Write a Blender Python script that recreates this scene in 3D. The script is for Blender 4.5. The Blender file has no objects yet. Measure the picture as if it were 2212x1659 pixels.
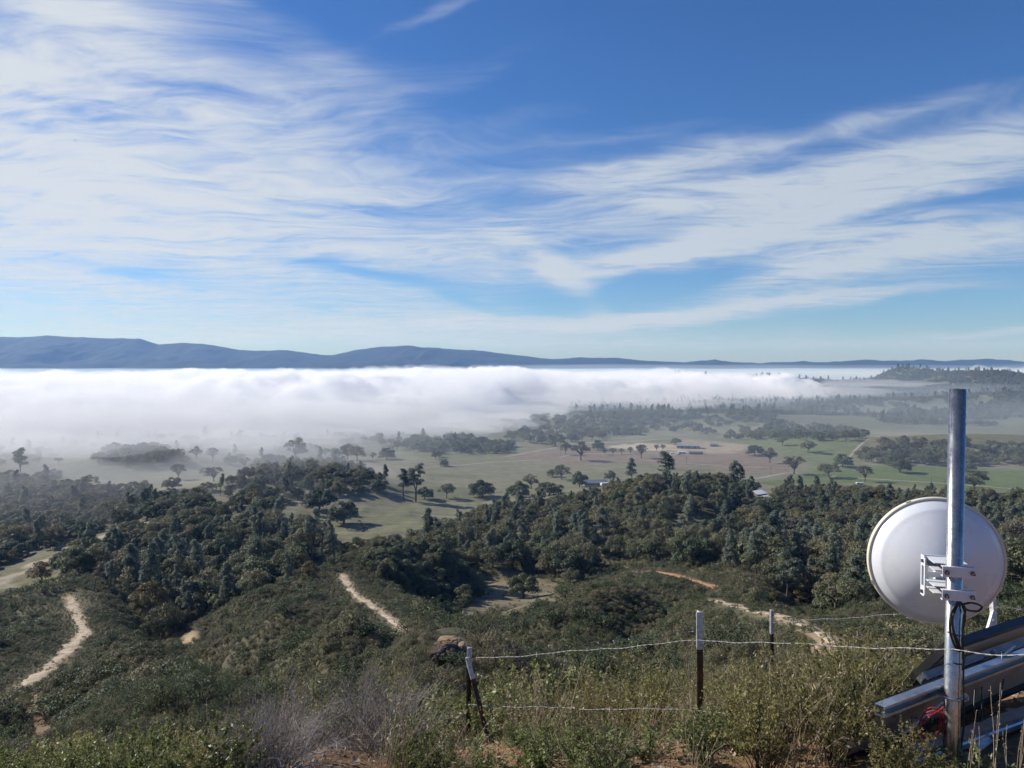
import bpy, bmesh, math, random
import numpy as np
from mathutils import Vector, Matrix, Euler
R = math.radians
SC = bpy.context.scene
COL = SC.collection

# ---------------------------------------------------------------- camera, sky, sun, exposure
FPX = 1671.0; CX = 1106.0; CY = 829.5          # focal length / principal point for a picture 2212 px wide
PITCH = math.atan((829.5 - 780.0) / FPX)       # camera looks 1.7 degrees down
cam_d = bpy.data.cameras.new('camera'); cam = bpy.data.objects.new('camera', cam_d); COL.objects.link(cam)
cam_d.sensor_width = 36.0; cam_d.lens = 36.0 * FPX / 2212.0
cam_d.clip_start = 0.05; cam_d.clip_end = 60000.0
cam.location = (0, 0, 0); cam.rotation_euler = (R(90) - PITCH, 0, 0)
SC.camera = cam

SUN_AZ = -68.0          # degrees right of the view direction (negative: left)
SUN_EL = 31.0
sun_d = bpy.data.lights.new('sun', 'SUN'); sun = bpy.data.objects.new('sun', sun_d); COL.objects.link(sun)
sun_d.energy = 4.6; sun_d.angle = R(0.6); sun_d.color = (1.0, 0.95, 0.87)
_sd = Vector((math.sin(R(SUN_AZ)) * math.cos(R(SUN_EL)), math.cos(R(SUN_AZ)) * math.cos(R(SUN_EL)), math.sin(R(SUN_EL))))
sun.rotation_euler = _sd.to_track_quat('Z', 'Y').to_euler()
sun.location = (-60, 40, 60)

vs = SC.view_settings
vs.view_transform = 'Standard'; vs.look = 'None'; vs.gamma = 1.0; vs.use_curve_mapping = False
vs.exposure = 0.52
SC.render.film_transparent = False
cy = SC.cycles
cy.use_denoising = True
try: cy.denoiser = 'OPENIMAGEDENOISE'
except Exception: pass
cy.max_bounces = 14; cy.diffuse_bounces = 3; cy.glossy_bounces = 3; cy.transmission_bounces = 2
cy.volume_bounces = 12; cy.transparent_max_bounces = 8
cy.sample_clamp_indirect = 6.0
cy.use_adaptive_sampling = True; cy.adaptive_threshold = 0.02; cy.adaptive_min_samples = 24

# ---------------------------------------------------------------- a small language for node trees
class NT:
    def __init__(s, tree): s.t = tree; s.n = tree.nodes; s.l = tree.links
    def new(s, typ, **kw):
        n = s.n.new(typ)
        for k, v in kw.items(): setattr(n, k, v)
        return n
    def put(s, sock, v):
        if v is None: return
        if isinstance(v, E): s.l.new(v.s, sock)
        elif isinstance(v, bpy.types.NodeSocket): s.l.new(v, sock)
        else: sock.default_value = v
    def math(s, op, a, b=None, c=None, clamp=False):
        n = s.new('ShaderNodeMath', operation=op); n.use_clamp = clamp
        for i, v in enumerate((a, b, c)):
            if v is not None: s.put(n.inputs[i], v)
        return E(s, n.outputs[0])
    def vec(s, x, y, z=0.0):
        n = s.new('ShaderNodeCombineXYZ')
        for i, v in enumerate((x, y, z)): s.put(n.inputs[i], v)
        return n.outputs[0]
    def sep(s, v):
        n = s.new('ShaderNodeSeparateXYZ'); s.l.new(v, n.inputs[0])
        return [E(s, o) for o in n.outputs]
    def noise(s, v, scale=1.0, detail=4.0, rough=0.5, dist=0.0, out=0, lac=2.0):
        n = s.new('ShaderNodeTexNoise'); s.put(n.inputs['Vector'], v)
        n.inputs['Scale'].default_value = scale; n.inputs['Detail'].default_value = detail
        n.inputs['Roughness'].default_value = rough; n.inputs['Distortion'].default_value = dist
        n.inputs['Lacunarity'].default_value = lac
        return E(s, n.outputs[0]) if out == 0 else n.outputs[1]
    def ramp(s, f, stops, mode='LINEAR'):
        n = s.new('ShaderNodeValToRGB'); s.put(n.inputs[0], f); r = n.color_ramp; r.interpolation = mode
        while len(r.elements) > 1: r.elements.remove(r.elements[-1])
        r.elements[0].position = stops[0][0]; r.elements[0].color = (*stops[0][1], 1)
        for p, c in stops[1:]:
            e = r.elements.new(p); e.color = (*c, 1)
        return n.outputs[0]
    def mix(s, f, a, b, mode='MIX'):
        n = s.new('ShaderNodeMix', data_type='RGBA', blend_type=mode)
        s.put(n.inputs[0], f)
        for i, v in ((6, a), (7, b)):
            if isinstance(v, tuple) and len(v) == 3: v = (*v, 1)
            s.put(n.inputs[i], v)
        return n.outputs[2]
    def sstep(s, x, lo, hi):
        n = s.new('ShaderNodeMapRange', interpolation_type='SMOOTHSTEP'); s.put(n.inputs[0], x)
        s.put(n.inputs[1], lo); s.put(n.inputs[2], hi)
        return E(s, n.outputs[0])
class E:
    def __init__(s, nt, sock): s.nt = nt; s.s = sock
    def __add__(a, b): return a.nt.math('ADD', a, b)
    __radd__ = __add__
    def __sub__(a, b): return a.nt.math('SUBTRACT', a, b)
    def __rsub__(a, b): return a.nt.math('SUBTRACT', b, a)
    def __mul__(a, b): return a.nt.math('MULTIPLY', a, b)
    __rmul__ = __mul__
    def __truediv__(a, b): return a.nt.math('DIVIDE', a, b)
    def __rtruediv__(a, b): return a.nt.math('DIVIDE', b, a)
    def max(a, b): return a.nt.math('MAXIMUM', a, b)
    def min(a, b): return a.nt.math('MINIMUM', a, b)
    def clamp(a): return a.nt.math('ADD', a, 0.0, clamp=True)

# ---------------------------------------------------------------- pixel <-> world measuring helpers
SA, CA = math.sin(PITCH), math.cos(PITCH)
def ray(x, y):
    u = (x - CX) / FPX; v = (CY - y) / FPX
    return np.array((u, v * SA + CA, v * CA - SA))
def at(x, y, d):
    "the point at forward distance d whose picture falls on pixel (x, y)"
    r = ray(x, y); return r * (d / r[1])
def project(X, Y, Z):
    dep = Y * CA - Z * SA
    dep = np.where(dep < 1e-6, 1e-6, dep)
    return CX + FPX * X / dep, CY - FPX * (Y * SA + Z * CA) / dep

# ---------------------------------------------------------------- sky: Nishita with a cirrus sheet
wd = bpy.data.worlds.new('World'); SC.world = wd; wd.use_nodes = True
wt = NT(wd.node_tree); wt.n.clear()
sky = wt.new('ShaderNodeTexSky', sky_type='NISHITA')
sky.sun_disc = False; sky.sun_elevation = R(SUN_EL); sky.sun_rotation = R(SUN_AZ)
sky.altitude = 300.0; sky.air_density = 1.0; sky.dust_density = 0.12; sky.ozone_density = 2.2
tc = wt.new('ShaderNodeTexCoord')
dx, dy, dz = wt.sep(tc.outputs['Generated'])
D2 = 180.0 / math.pi
az = wt.math('ARCTAN2', dx, dy) * D2
el = wt.math('ARCSINE', dz) * D2
zz = (dz + 0.035).max(0.02)
px_, py_ = dx / zz, dy / zz
# cloud sheet coordinates: wind runs from lower left to upper right over the valley
wv = wt.vec(px_, py_, 0.0)
w1 = wt.new('ShaderNodeVectorMath', operation='SUBTRACT'); wt.l.new(wt.noise(wv, 0.55, 3, 0.5, out=1), w1.inputs[0]); w1.inputs[1].default_value = (0.5, 0.5, 0.5)
w2 = wt.new('ShaderNodeVectorMath', operation='SCALE'); wt.l.new(w1.outputs[0], w2.inputs[0]); w2.inputs['Scale'].default_value = 2.1
w3 = wt.new('ShaderNodeVectorMath', operation='ADD'); wt.l.new(wv, w3.inputs[0]); wt.l.new(w2.outputs[0], w3.inputs[1])
mp = wt.new('ShaderNodeMapping'); wt.l.new(w3.outputs[0], mp.inputs[0])
mp.inputs['Rotation'].default_value = (0, 0, R(-28)); mp.inputs['Scale'].default_value = (0.52, 1.2, 1.0)
n_fib = wt.noise(mp.outputs[0], 1.9, 9, 0.60, 0.35)
n_big = wt.noise(w3.outputs[0], 0.42, 5, 0.55, 0.3)
# fine ripples, stronger to the left
mp2 = wt.new('ShaderNodeMapping'); wt.l.new(w3.outputs[0], mp2.inputs[0])
mp2.inputs['Rotation'].default_value = (0, 0, R(40)); mp2.inputs['Scale'].default_value = (1.0, 2.2, 1.0)
n_rip = wt.noise(mp2.outputs[0], 3.4, 7, 0.62, 0.6)
n_fin = wt.noise(mp.outputs[0], 5.5, 7, 0.62, 0.5)
# warped az/el used by the broad banks, so their outlines are ragged
nwx = wt.noise(wt.vec(az * 0.045, el * 0.11, 3.1), 1.0, 5, 0.55) - 0.5
nwy = wt.noise(wt.vec(az * 0.045, el * 0.11, 9.7), 1.0, 5, 0.55) - 0.5
azw = az + nwx * 9.0
elw = el + nwy * 4.2
def bank(x, y, length, width, ang, amp):
    "a soft elongated bank of cirrus centred on the sky direction seen at (x, y)"
    r = ray(x, y); r = r / np.linalg.norm(r)
    a0 = math.degrees(math.atan2(r[0], r[1])); e0 = math.degrees(math.asin(r[2]))
    k = 0.0343; ca, sa = math.cos(R(ang)), math.sin(R(ang))
    da, de = azw - a0, elw - e0
    p = (da * ca + de * sa) / (length * k); q = (de * ca - da * sa) / (width * k)
    return wt.math('EXPONENT', (p * p + q * q) * -1.0) * amp
banks = [  # x, y, half length, half width, tilt, amount (negative: a clear gap)
    (40, 330, 380, 260, 10, .52), (330, 440, 520, 130, -4, .38), (720, 430, 420, 80, 4, .36),
    (560, 600, 700, 70, -3, .40), (120, 90, 260, 110, 25, .34), (420, 190, 420, 90, -14, .26),
    (1000, 520, 330, 45, 4, .46), (1430, 345, 300, 40, 8, .80), (1930, 365, 420, 58, 8, .86),
    (1520, 415, 330, 40, 4, .50), (1700, 500, 330, 42, 9, .76), (2060, 540, 300, 52, 6, .80),
    (1450, 555, 300, 26, 4, .72), (1780, 590, 240, 28, 8, .46), (1215, 600, 120, 28, -38, .55),
    (1700, 660, 380, 16, 3, .66), (1300, 690, 600, 20, 2, .54), (400, 690, 700, 50, 0, .34), (1000, 735, 800, 22, 0, .42), (1950, 752, 600, 13, 0, .34),
    (2150, 722, 110, 9, 3, .50), (960, 25, 190, 12, 22, .34), (1950, 235, 240, 24, 4, .40), (900, 300, 300, 60, 6, .12),
    (300, 585, 130, 16, -6, -.50), (800, 600, 170, 14, -8, -.42), (1330, 630, 220, 26, 6, -.42), (1000, 655, 60, 10, -14, -.25),
    (1950, 470, 200, 14, 8, -.34), (1120, 415, 110, 26, 4, -.26), (2050, 655, 260, 26, 2, -.34), (1560, 610, 220, 13, 6, -.22),
    (1750, 90, 600, 130, 0, -.24), (900, 110, 330, 60, -8, -.10), (760, 190, 360, 60, 12, .20), (1230, 215, 260, 34, 10, .20), (1330, 280, 300, 22, 5, .22), (1080, 120, 330, 26, 20, .16), (560, 70, 260, 40, -20, .16)]
msk = None
for b in banks:
    v = bank(*b); msk = v if msk is None else msk + v
# away from the banks the veil goes on as broken cirrus
veil = wt.sstep(wt.math('ABSOLUTE', az), 36.0, 60.0)
msk = msk + veil * ((n_big - 0.50) * 1.2) + 0.03
dens = msk * 0.92 + (n_fib - 0.5) * (0.16 + msk * 1.5).max(0.0) + (n_rip - 0.5) * (0.05 + msk * 0.75).max(0.0) + (n_fin - 0.5) * (msk * 0.95).max(0.0)
cov = wt.sstep(dens, 0.05, 0.90)
hor = wt.sstep(el, 0.0, 1.2)
cov = cov * hor * 0.93
# cloud light: brighter towards the sun
sdir = wt.new('ShaderNodeVectorMath', operation='DOT_PRODUCT'); wt.l.new(tc.outputs['Generated'], sdir.inputs[0]); sdir.inputs[1].default_value = tuple(_sd)
toward = wt.sstep(E(wt, sdir.outputs['Value']), -0.1, 1.0)
cl = wt.mix(toward, (5.4, 6.1, 6.9), (7.3, 7.7, 8.1))
hs = wt.new('ShaderNodeHueSaturation'); wt.l.new(sky.outputs[0], hs.inputs['Color']); hs.inputs['Saturation'].default_value = 1.15; hs.inputs['Value'].default_value = 1.0
skb = wt.mix(1.0, hs.outputs[0], (0.56, 0.78, 1.12), 'MULTIPLY')     # the camera's cool daylight balance
skc = wt.mix(cov, skb, cl)
bg = wt.new('ShaderNodeBackground'); wt.l.new(skc, bg.inputs[0]); bg.inputs[1].default_value = 0.070
wo = wt.new('ShaderNodeOutputWorld'); wt.l.new(bg.outputs[0], wo.inputs[0])
try: wd.cycles.sampling_method = 'MANUAL'; wd.cycles.sample_map_resolution = 512
except Exception: pass

# ---------------------------------------------------------------- materials
def mat(name):
    m = bpy.data.materials.new(name); m.use_nodes = True; t = NT(m.node_tree); t.n.clear()
    o = t.new('ShaderNodeOutputMaterial'); return m, t, o
def plain(name, col, rough=0.6, metal=0.0, spec=0.5, var=0.12, scale=6.0, bump=0.0, bscale=60.0, coord='Object'):
    "one colour with a little procedural unevenness"
    m, t, o = mat(name)
    b = t.new('ShaderNodeBsdfPrincipled'); t.l.new(b.outputs[0], o.inputs[0])
    c = t.new('ShaderNodeTexCoord').outputs[coord]
    n = t.noise(c, scale, 6, 0.6)
    lo = tuple(x * (1 - var) for x in col); hi = tuple(min(1, x * (1 + var)) for x in col)
    t.l.new(t.ramp(n, [(0.3, lo), (0.7, hi)]), b.inputs['Base Color'])
    t.put(b.inputs['Roughness'], (n - 0.5) * 0.25 + rough)
    b.inputs['Metallic'].default_value = metal; b.inputs['Specular IOR Level'].default_value = spec
    if bump:
        bp = t.new('ShaderNodeBump'); bp.inputs['Strength'].default_value = bump; bp.inputs['Distance'].default_value = 0.01
        t.put(bp.inputs['Height'], t.noise(c, bscale, 4, 0.6)); t.l.new(bp.outputs[0], b.inputs['Normal'])
    return m
def leafmat(name, cols, trans=0.3, rough=0.6, scale=0.0, vs=1.0):
    "foliage: colour varies from plant to plant, within the plant and from leaf to leaf"
    m, t, o = mat(name)
    oi = t.new('ShaderNodeObjectInfo'); ge = t.new('ShaderNodeNewGeometry')
    rnd = E(t, ge.outputs['Random Per Island']); obr = E(t, oi.outputs['Random'])
    tcn = t.new('ShaderNodeTexCoord')
    n = t.noise(tcn.outputs['Object'], scale if scale else 0.8, 3, 0.5)
    f = (obr - 0.5) * 0.95 + (n - 0.5) * 0.6 + (rnd - 0.5) * 0.45 + 0.5
    c = t.ramp(f, cols)
    d = t.new('ShaderNodeBsdfPrincipled'); t.l.new(c, d.inputs['Base Color']); d.inputs['Roughness'].default_value = rough
    d.inputs['Specular IOR Level'].default_value = 0.25
    tr = t.new('ShaderNodeBsdfTranslucent'); t.l.new(c, tr.inputs[0])
    mx = t.new('ShaderNodeMixShader'); mx.inputs[0].default_value = trans
    t.l.new(d.outputs[0], mx.inputs[1]); t.l.new(tr.outputs[0], mx.inputs[2]); t.l.new(mx.outputs[0], o.inputs[0])
    return m

# ---------------------------------------------------------------- object helpers
def mesh_obj(name, verts, faces, material, parent=None, smooth=False, link=True):
    me = bpy.data.meshes.new(name)
    if isinstance(verts, np.ndarray): verts = verts.tolist()
    if isinstance(faces, np.ndarray): faces = faces.tolist()
    me.from_pydata(verts, [], faces)
    if smooth: me.polygons.foreach_set('use_smooth', [True] * len(me.polygons))
    if material: me.materials.append(material)
    o = bpy.data.objects.new(name, me)
    if link: COL.objects.link(o)
    if parent: o.parent = parent
    return o
def bm_obj(name, bm, material, parent=None, smooth=False):
    me = bpy.data.meshes.new(name); bm.normal_update(); bm.to_mesh(me); bm.free()
    if smooth: me.polygons.foreach_set('use_smooth', [True] * len(me.polygons))
    if material: me.materials.append(material)
    o = bpy.data.objects.new(name, me); COL.objects.link(o)
    if parent: o.parent = parent
    return o
def tag(o, label=None, cat=None, group=None, kind=None):
    if label: o['label'] = label
    if cat: o['category'] = cat
    if group: o['group'] = group
    if kind: o['kind'] = kind
    return o
def empty(name, loc=(0, 0, 0), rz=0.0, s=1.0, parent=None):
    o = bpy.data.objects.new(name, None); COL.objects.link(o); o.location = loc; o.rotation_euler = (0, 0, rz); o.scale = (s, s, s)
    o.empty_display_size = 0.2
    if parent: o.parent = parent
    return o
def link_copy(src, name, parent=None):
    "an object sharing the mesh of src"
    o = bpy.data.objects.new(name, src.data if isinstance(src, bpy.types.Object) else src); COL.objects.link(o)
    if parent: o.parent = parent
    return o
class MB:
    "collects simple shapes for one mesh"
    def __init__(s): s.v = []; s.f = []
    def add(s, vs_, fs):
        k = len(s.v); s.v += [tuple(map(float, q)) for q in vs_]; s.f += [tuple(i + k for i in q) for q in fs]
    def box(s, c, d, rot=None):
        x, y, z = d[0] / 2, d[1] / 2, d[2] / 2
        vs_ = [Vector(q) for q in ((-x, -y, -z), (x, -y, -z), (x, y, -z), (-x, y, -z), (-x, -y, z), (x, -y, z), (x, y, z), (-x, y, z))]
        if rot is not None: vs_ = [rot @ q for q in vs_]
        c = Vector(c)
        s.add([q + c for q in vs_], [(3, 2, 1, 0), (4, 5, 6, 7), (0, 1, 5, 4), (1, 2, 6, 5), (2, 3, 7, 6), (3, 0, 4, 7)])
    def tube(s, pts, rad, n=6, caps=True):
        pts = [Vector(p) for p in pts]; m = len(pts)
        if not hasattr(rad, '__len__'): rad = [rad] * m
        prev = None; rings = []
        for i in range(m):
            d = (pts[min(i + 1, m - 1)] - pts[max(i - 1, 0)]).normalized()
            if prev is None:
                a = Vector((0, 0, 1)) if abs(d.z) < 0.9 else Vector((1, 0, 0)); u = d.cross(a).normalized()
            else:
                u = (prev - d * prev.dot(d)); u = u.normalized() if u.length > 1e-6 else d.orthogonal().normalized()
            w = d.cross(u); prev = u
            rings.append([pts[i] + (u * math.cos(2 * math.pi * k / n) + w * math.sin(2 * math.pi * k / n)) * rad[i] for k in range(n)])
        vs_ = [q for r in rings for q in r]; fs = []
        for i in range(m - 1):
            for k in range(n): fs.append((i * n + k, i * n + (k + 1) % n, (i + 1) * n + (k + 1) % n, (i + 1) * n + k))
        if caps: fs.append(tuple(range(n - 1, -1, -1))); fs.append(tuple((m - 1) * n + k for k in range(n)))
        s.add(vs_, fs)
    def prism(s, prof, a, b, up=(0, 0, 1)):
        "profile (list of 2-D points) swept from a to b"
        a, b = Vector(a), Vector(b); d = (b - a).normalized(); up = Vector(up)
        x = d.cross(up).normalized(); y = x.cross(d).normalized(); n = len(prof)
        vs_ = [a + x * p + y * q for p, q in prof] + [b + x * p + y * q for p, q in prof]
        fs = [(k, (k + 1) % n, n + (k + 1) % n, n + k) for k in range(n)] + [tuple(range(n - 1, -1, -1)), tuple(range(n, 2 * n))]
        s.add(vs_, fs)
    def build(s, name, material, parent=None, smooth=False, link=True):
        return mesh_obj(name, s.v, s.f, material, parent, smooth, link)

# ---------------------------------------------------------------- noise in numpy
def _hash(ix, iy, seed):
    h = (ix.astype(np.int64) * 374761393 + iy.astype(np.int64) * 668265263 + seed * 1442695041) & 0x7fffffff
    h = ((h ^ (h >> 13)) * 1274126177) & 0x7fffffff
    return ((h ^ (h >> 16)) & 0xffff) / 65535.0
def vnoise(x, y, seed=0):
    ix, iy = np.floor(x), np.floor(y); fx, fy = x - ix, y - iy
    fx = fx * fx * fx * (fx * (fx * 6 - 15) + 10); fy = fy * fy * fy * (fy * (fy * 6 - 15) + 10)
    a, b, c, d = _hash(ix, iy, seed), _hash(ix + 1, iy, seed), _hash(ix, iy + 1, seed), _hash(ix + 1, iy + 1, seed)
    return (a + (b - a) * fx) * (1 - fy) + (c + (d - c) * fx) * fy
def fbm(x, y, seed=0, oct=4, gain=0.5):
    s = np.zeros_like(x, dtype=float); a = 1.0; tot = 0.0
    for k in range(oct):
        s += a * (vnoise(x * 2 ** k + 17.3 * k, y * 2 ** k - 9.1 * k, seed + k) - 0.5); tot += a; a *= gain
    return s / tot * 2.0
def sstep(x, a, b):
    t = np.clip((x - a) / (b - a), 0, 1); return t * t * (3 - 2 * t)

# ---------------------------------------------------------------- terrain heights
FLOOR = -114.0
ctrl = []
def cp(x, y, d): p = at(x, y, d); ctrl.append(tuple(p))
def hz(x, d, z): ctrl.append(((x - CX) / FPX * d, d, z))
# the hilltop the camera stands on
for xx in (-500, 0, 500, 1106, 1700, 2212, 2700):
    hz(xx, 1.6, -1.56); hz(xx, 2.4, -1.58)
for xx, zs in ((-500, (-1.9, -2.5, -3.3, -4.4, -6.0, -9.6, -15.0)), (150, (-1.75, -2.4, -3.2, -4.2, -5.8, -9.4, -14.6)), (700, (-1.64, -2.1, -2.9, -3.7, -5.2, -8.6, -13.4)),
               (1106, (-1.66, -2.03, -2.72, -3.4, -4.8, -7.8, -11.8)), (1500, (-1.64, -1.98, -2.45, -3.1, -4.5, -7.6, -11.0)),
               (1900, (-1.60, -1.85, -2.30, -2.95, -4.3, -7.4, -10.6)), (2400, (-1.56, -1.75, -2.2, -2.9, -4.2, -7.3, -10.8)), (2900, (-1.56, -1.75, -2.2, -2.9, -4.2, -7.3, -10.8))):
    for d, z in zip((3.2, 4.0, 5.0, 6.2, 8.4, 13.0, 20.0), zs): hz(xx, d, z)
for c in ((962, 1372, 50), (930, 1395, 48), (1000, 1405, 75), (870, 1450, 70), (868, 1368, 115), (800, 1292, 170), (742, 1240, 208), (780, 1200, 280), (840, 1176, 330),
          (600, 1540, 46), (500, 1502, 72), (500, 1466, 130), (500, 1366, 150), (600, 1518, 60), (600, 1455, 104), (600, 1302, 166), (675, 1256, 200), (420, 1405, 184), (400, 1470, 92), (700, 1530, 52), (700, 1450, 88), (700, 1330, 140),
          (350, 1565, 40), (350, 1452, 100), (300, 1402, 150), (250, 1440, 130), (390, 1388, 215), (350, 1310, 262), (280, 1240, 330), (350, 1205, 345), (350, 1135, 440), (450, 1092, 560),
          (90, 1600, 62), (80, 1500, 110), (165, 1388, 160), (150, 1290, 222), (200, 1232, 292), (0, 1420, 150), (0, 1330, 215), (100, 1195, 430), (20, 1245, 385), (200, 1160, 470), (0, 1150, 520),
          (550, 1200, 345), (600, 1152, 400), (700, 1165, 480), (480, 1270, 300), (520, 1320, 240),
          (920, 1290, 215), (1000, 1300, 205), (985, 1335, 200), (1050, 1292, 250), (1150, 1257, 290), (1090, 1232, 325), (1100, 1152, 430), (1150, 1092, 540),
          (1130, 1340, 165), (1250, 1445, 56), (1250, 1402, 114), (1270, 1314, 150), (1180, 1345, 140), (1340, 1290, 166), (1350, 1247, 240), (1400, 1234, 262), (1300, 1203, 330), (1300, 1132, 430), (1350, 1060, 520), (1440, 1044, 545),
          (1600, 1402, 45), (1545, 1300, 112), (1640, 1318, 100), (1500, 1262, 200), (1460, 1330, 120), (1700, 1245, 262), (1620, 1282, 175), (1600, 1152, 400), (1600, 1062, 540), (1650, 1078, 520),
          (1740, 1345, 75), (1800, 1392, 52), (1900, 1400, 44), (1850, 1345, 150), (1900, 1252, 250), (1800, 1152, 400), (1900, 1082, 520), (1960, 1056, 620),
          (2150, 1360, 80), (2150, 1205, 300), (2150, 1102, 480), (2200, 1060, 610), (2150, 1300, 150)):
    cp(*c)
for c in ((500, 106, -57), (600, 84, -46), (400, 140, -66), (700, 70, -38), (1250, 86, -45), (1120, 110, -52), (1420, 95, -42), (1250, 200, -69), (300, 180, -74), (870, 85, -34.5), (620, 260, -77), (760, 400, -96), (1250, 212, -68), (1480, 150, -52), (1700, 160, -58), (1800, 100, -40), (1440, 640, -112), (1650, 650, -113), (1150, 640, -112),
          (2150, 40, -19), (2500, 60, -25), (2500, 150, -50), (2500, 400, -88), (2800, 60, -27), (2800, 300, -80), (-300, 60, -31), (-300, 150, -62), (-300, 300, -90), (-700, 100, -48), (-700, 300, -92),
          (120, 340, -96), (0, 300, -92), (60, 260, -80), (900, 440, -106), (850, 400, -100), (30, 30, -17), (2212, 30, -15.5), (1300, 30, -16), (1300, 42, -21), (960, 26, -13.6), (960, 38, -18.2), (600, 28, -15.5), (1700, 28, -15.4), (1700, 38, -18.4), (1850, 36, -17.6), (1540, 80, -31), (1640, 72, -28)):
    hz(*c)
for xx in (-900, -300, 100, 500, 900, 1106, 1500, 1900, 2300, 2700, 3200):
    for d in (700, 900, 1300, 2500): hz(xx, d, FLOOR)
for xx in (700, 850, 1000): hz(xx, 560, FLOOR)
ctrl = np.array(ctrl)
KT = 4.0
def _uv(X, Y):
    return np.stack((np.arctan2(X, Y) * KT, np.log(np.hypot(X, Y))), -1)
def _fit():
    P = _uv(ctrl[:, 0], ctrl[:, 1]); n = len(P)
    d = np.linalg.norm(P[:, None] - P[None], axis=2); K = np.where(d > 0, d * d * np.log(d + 1e-12), 0) + np.eye(n) * 2e-3
    A = np.zeros((n + 3, n + 3)); A[:n, :n] = K; A[:n, n] = 1; A[:n, n + 1:] = P; A[n, :n] = 1; A[n + 1:, :n] = P.T
    # fit z / r (the slope the eye sees), which keeps every distance equally accurate
    b = np.zeros(n + 3); b[:n] = ctrl[:, 2] / np.hypot(ctrl[:, 0], ctrl[:, 1])
    return P, np.linalg.solve(A, b)
TP, TW = _fit()
knolls = [  # centre pixel column, distance, height, radius across, radius in depth
    (640, 690, 13, 75, 60), (760, 640, 9, 45, 45), (300, 830, 17, 70, 55), (1950, 985, 15, 150, 70), (2250, 960, 16, 130, 70), (1480, 1080, 6, 110, 60), (1750, 1060, 5, 60, 50),
    (1250, 1420, 8, 160, 110), (1600, 1500, 10, 260, 120), (150, 640, 8, 60, 70), (480, 640, 6, 60, 40),
    (2030, 2600, 34, 520, 330), (1955, 2760, 56, 95, 150), (2135, 2450, 34, 130, 200), (1820, 2500, 24, 150, 170), (2450, 2250, 38, 480, 330), (2300, 1900, 26, 330, 220), (1480, 2750, 64, 130, 100), (1650, 2700, 44, 150, 110), (2000, 1850, 16, 280, 140)]
TRAIL3 = {  # dirt trails along the crests: picture column, row and distance
    'left': [(52, 1482, 115), (95, 1452, 128), (135, 1415, 142), (163, 1385, 158), (182, 1366, 172), (170, 1335, 190), (160, 1312, 206), (150, 1290, 222)],
    'mid': [(872, 1362, 122), (835, 1330, 140), (800, 1305, 158), (770, 1288, 172), (752, 1262, 188), (738, 1240, 206)],
    'right': [(1812, 1392, 52), (1770, 1366, 60), (1720, 1340, 70), (1672, 1326, 80), (1620, 1318, 92), (1585, 1306, 102), (1548, 1298, 112)],
    'red': [(1545, 1268, 196), (1500, 1254, 214), (1450, 1240, 236), (1405, 1233, 256), (1372, 1236, 262)], 'spur': [(962, 1374, 50), (985, 1372, 53)], 'meadow': [(990, 1334, 205), (1060, 1300, 240), (1120, 1280, 265), (1185, 1258, 290)]}
trails3 = {k: np.array([at(*q) for q in v]) for k, v in TRAIL3.items()}
def settle(X, Y, Z):
    "lay the ground to the crest lines the trails follow"
    num = np.zeros_like(Z); den = np.zeros_like(Z)
    for P in trails3.values():
        near = (X > P[:, 0].min() - 45) & (X < P[:, 0].max() + 45) & (Y > P[:, 1].min() - 45) & (Y < P[:, 1].max() + 45)
        if not near.any(): continue
        x, y = X[near], Y[near]; best = np.full(x.shape, 1e9); zz = np.zeros(x.shape)
        for a, b in zip(P[:-1], P[1:]):
            v = b - a; t = np.clip(((x - a[0]) * v[0] + (y - a[1]) * v[1]) / (v[0] ** 2 + v[1] ** 2), 0, 1)
            d = np.hypot(x - a[0] - t * v[0], y - a[1] - t * v[1]); k = d < best; best = np.where(k, d, best); zz = np.where(k, a[2] + t * v[2], zz)
        w = np.exp(-(best / np.clip(0.075 * y, 4.0, 13.0)) ** 2); num[near] += w * (zz - Z[near]); den[near] += w
    return Z + num / np.maximum(den, 1.0)
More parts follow.
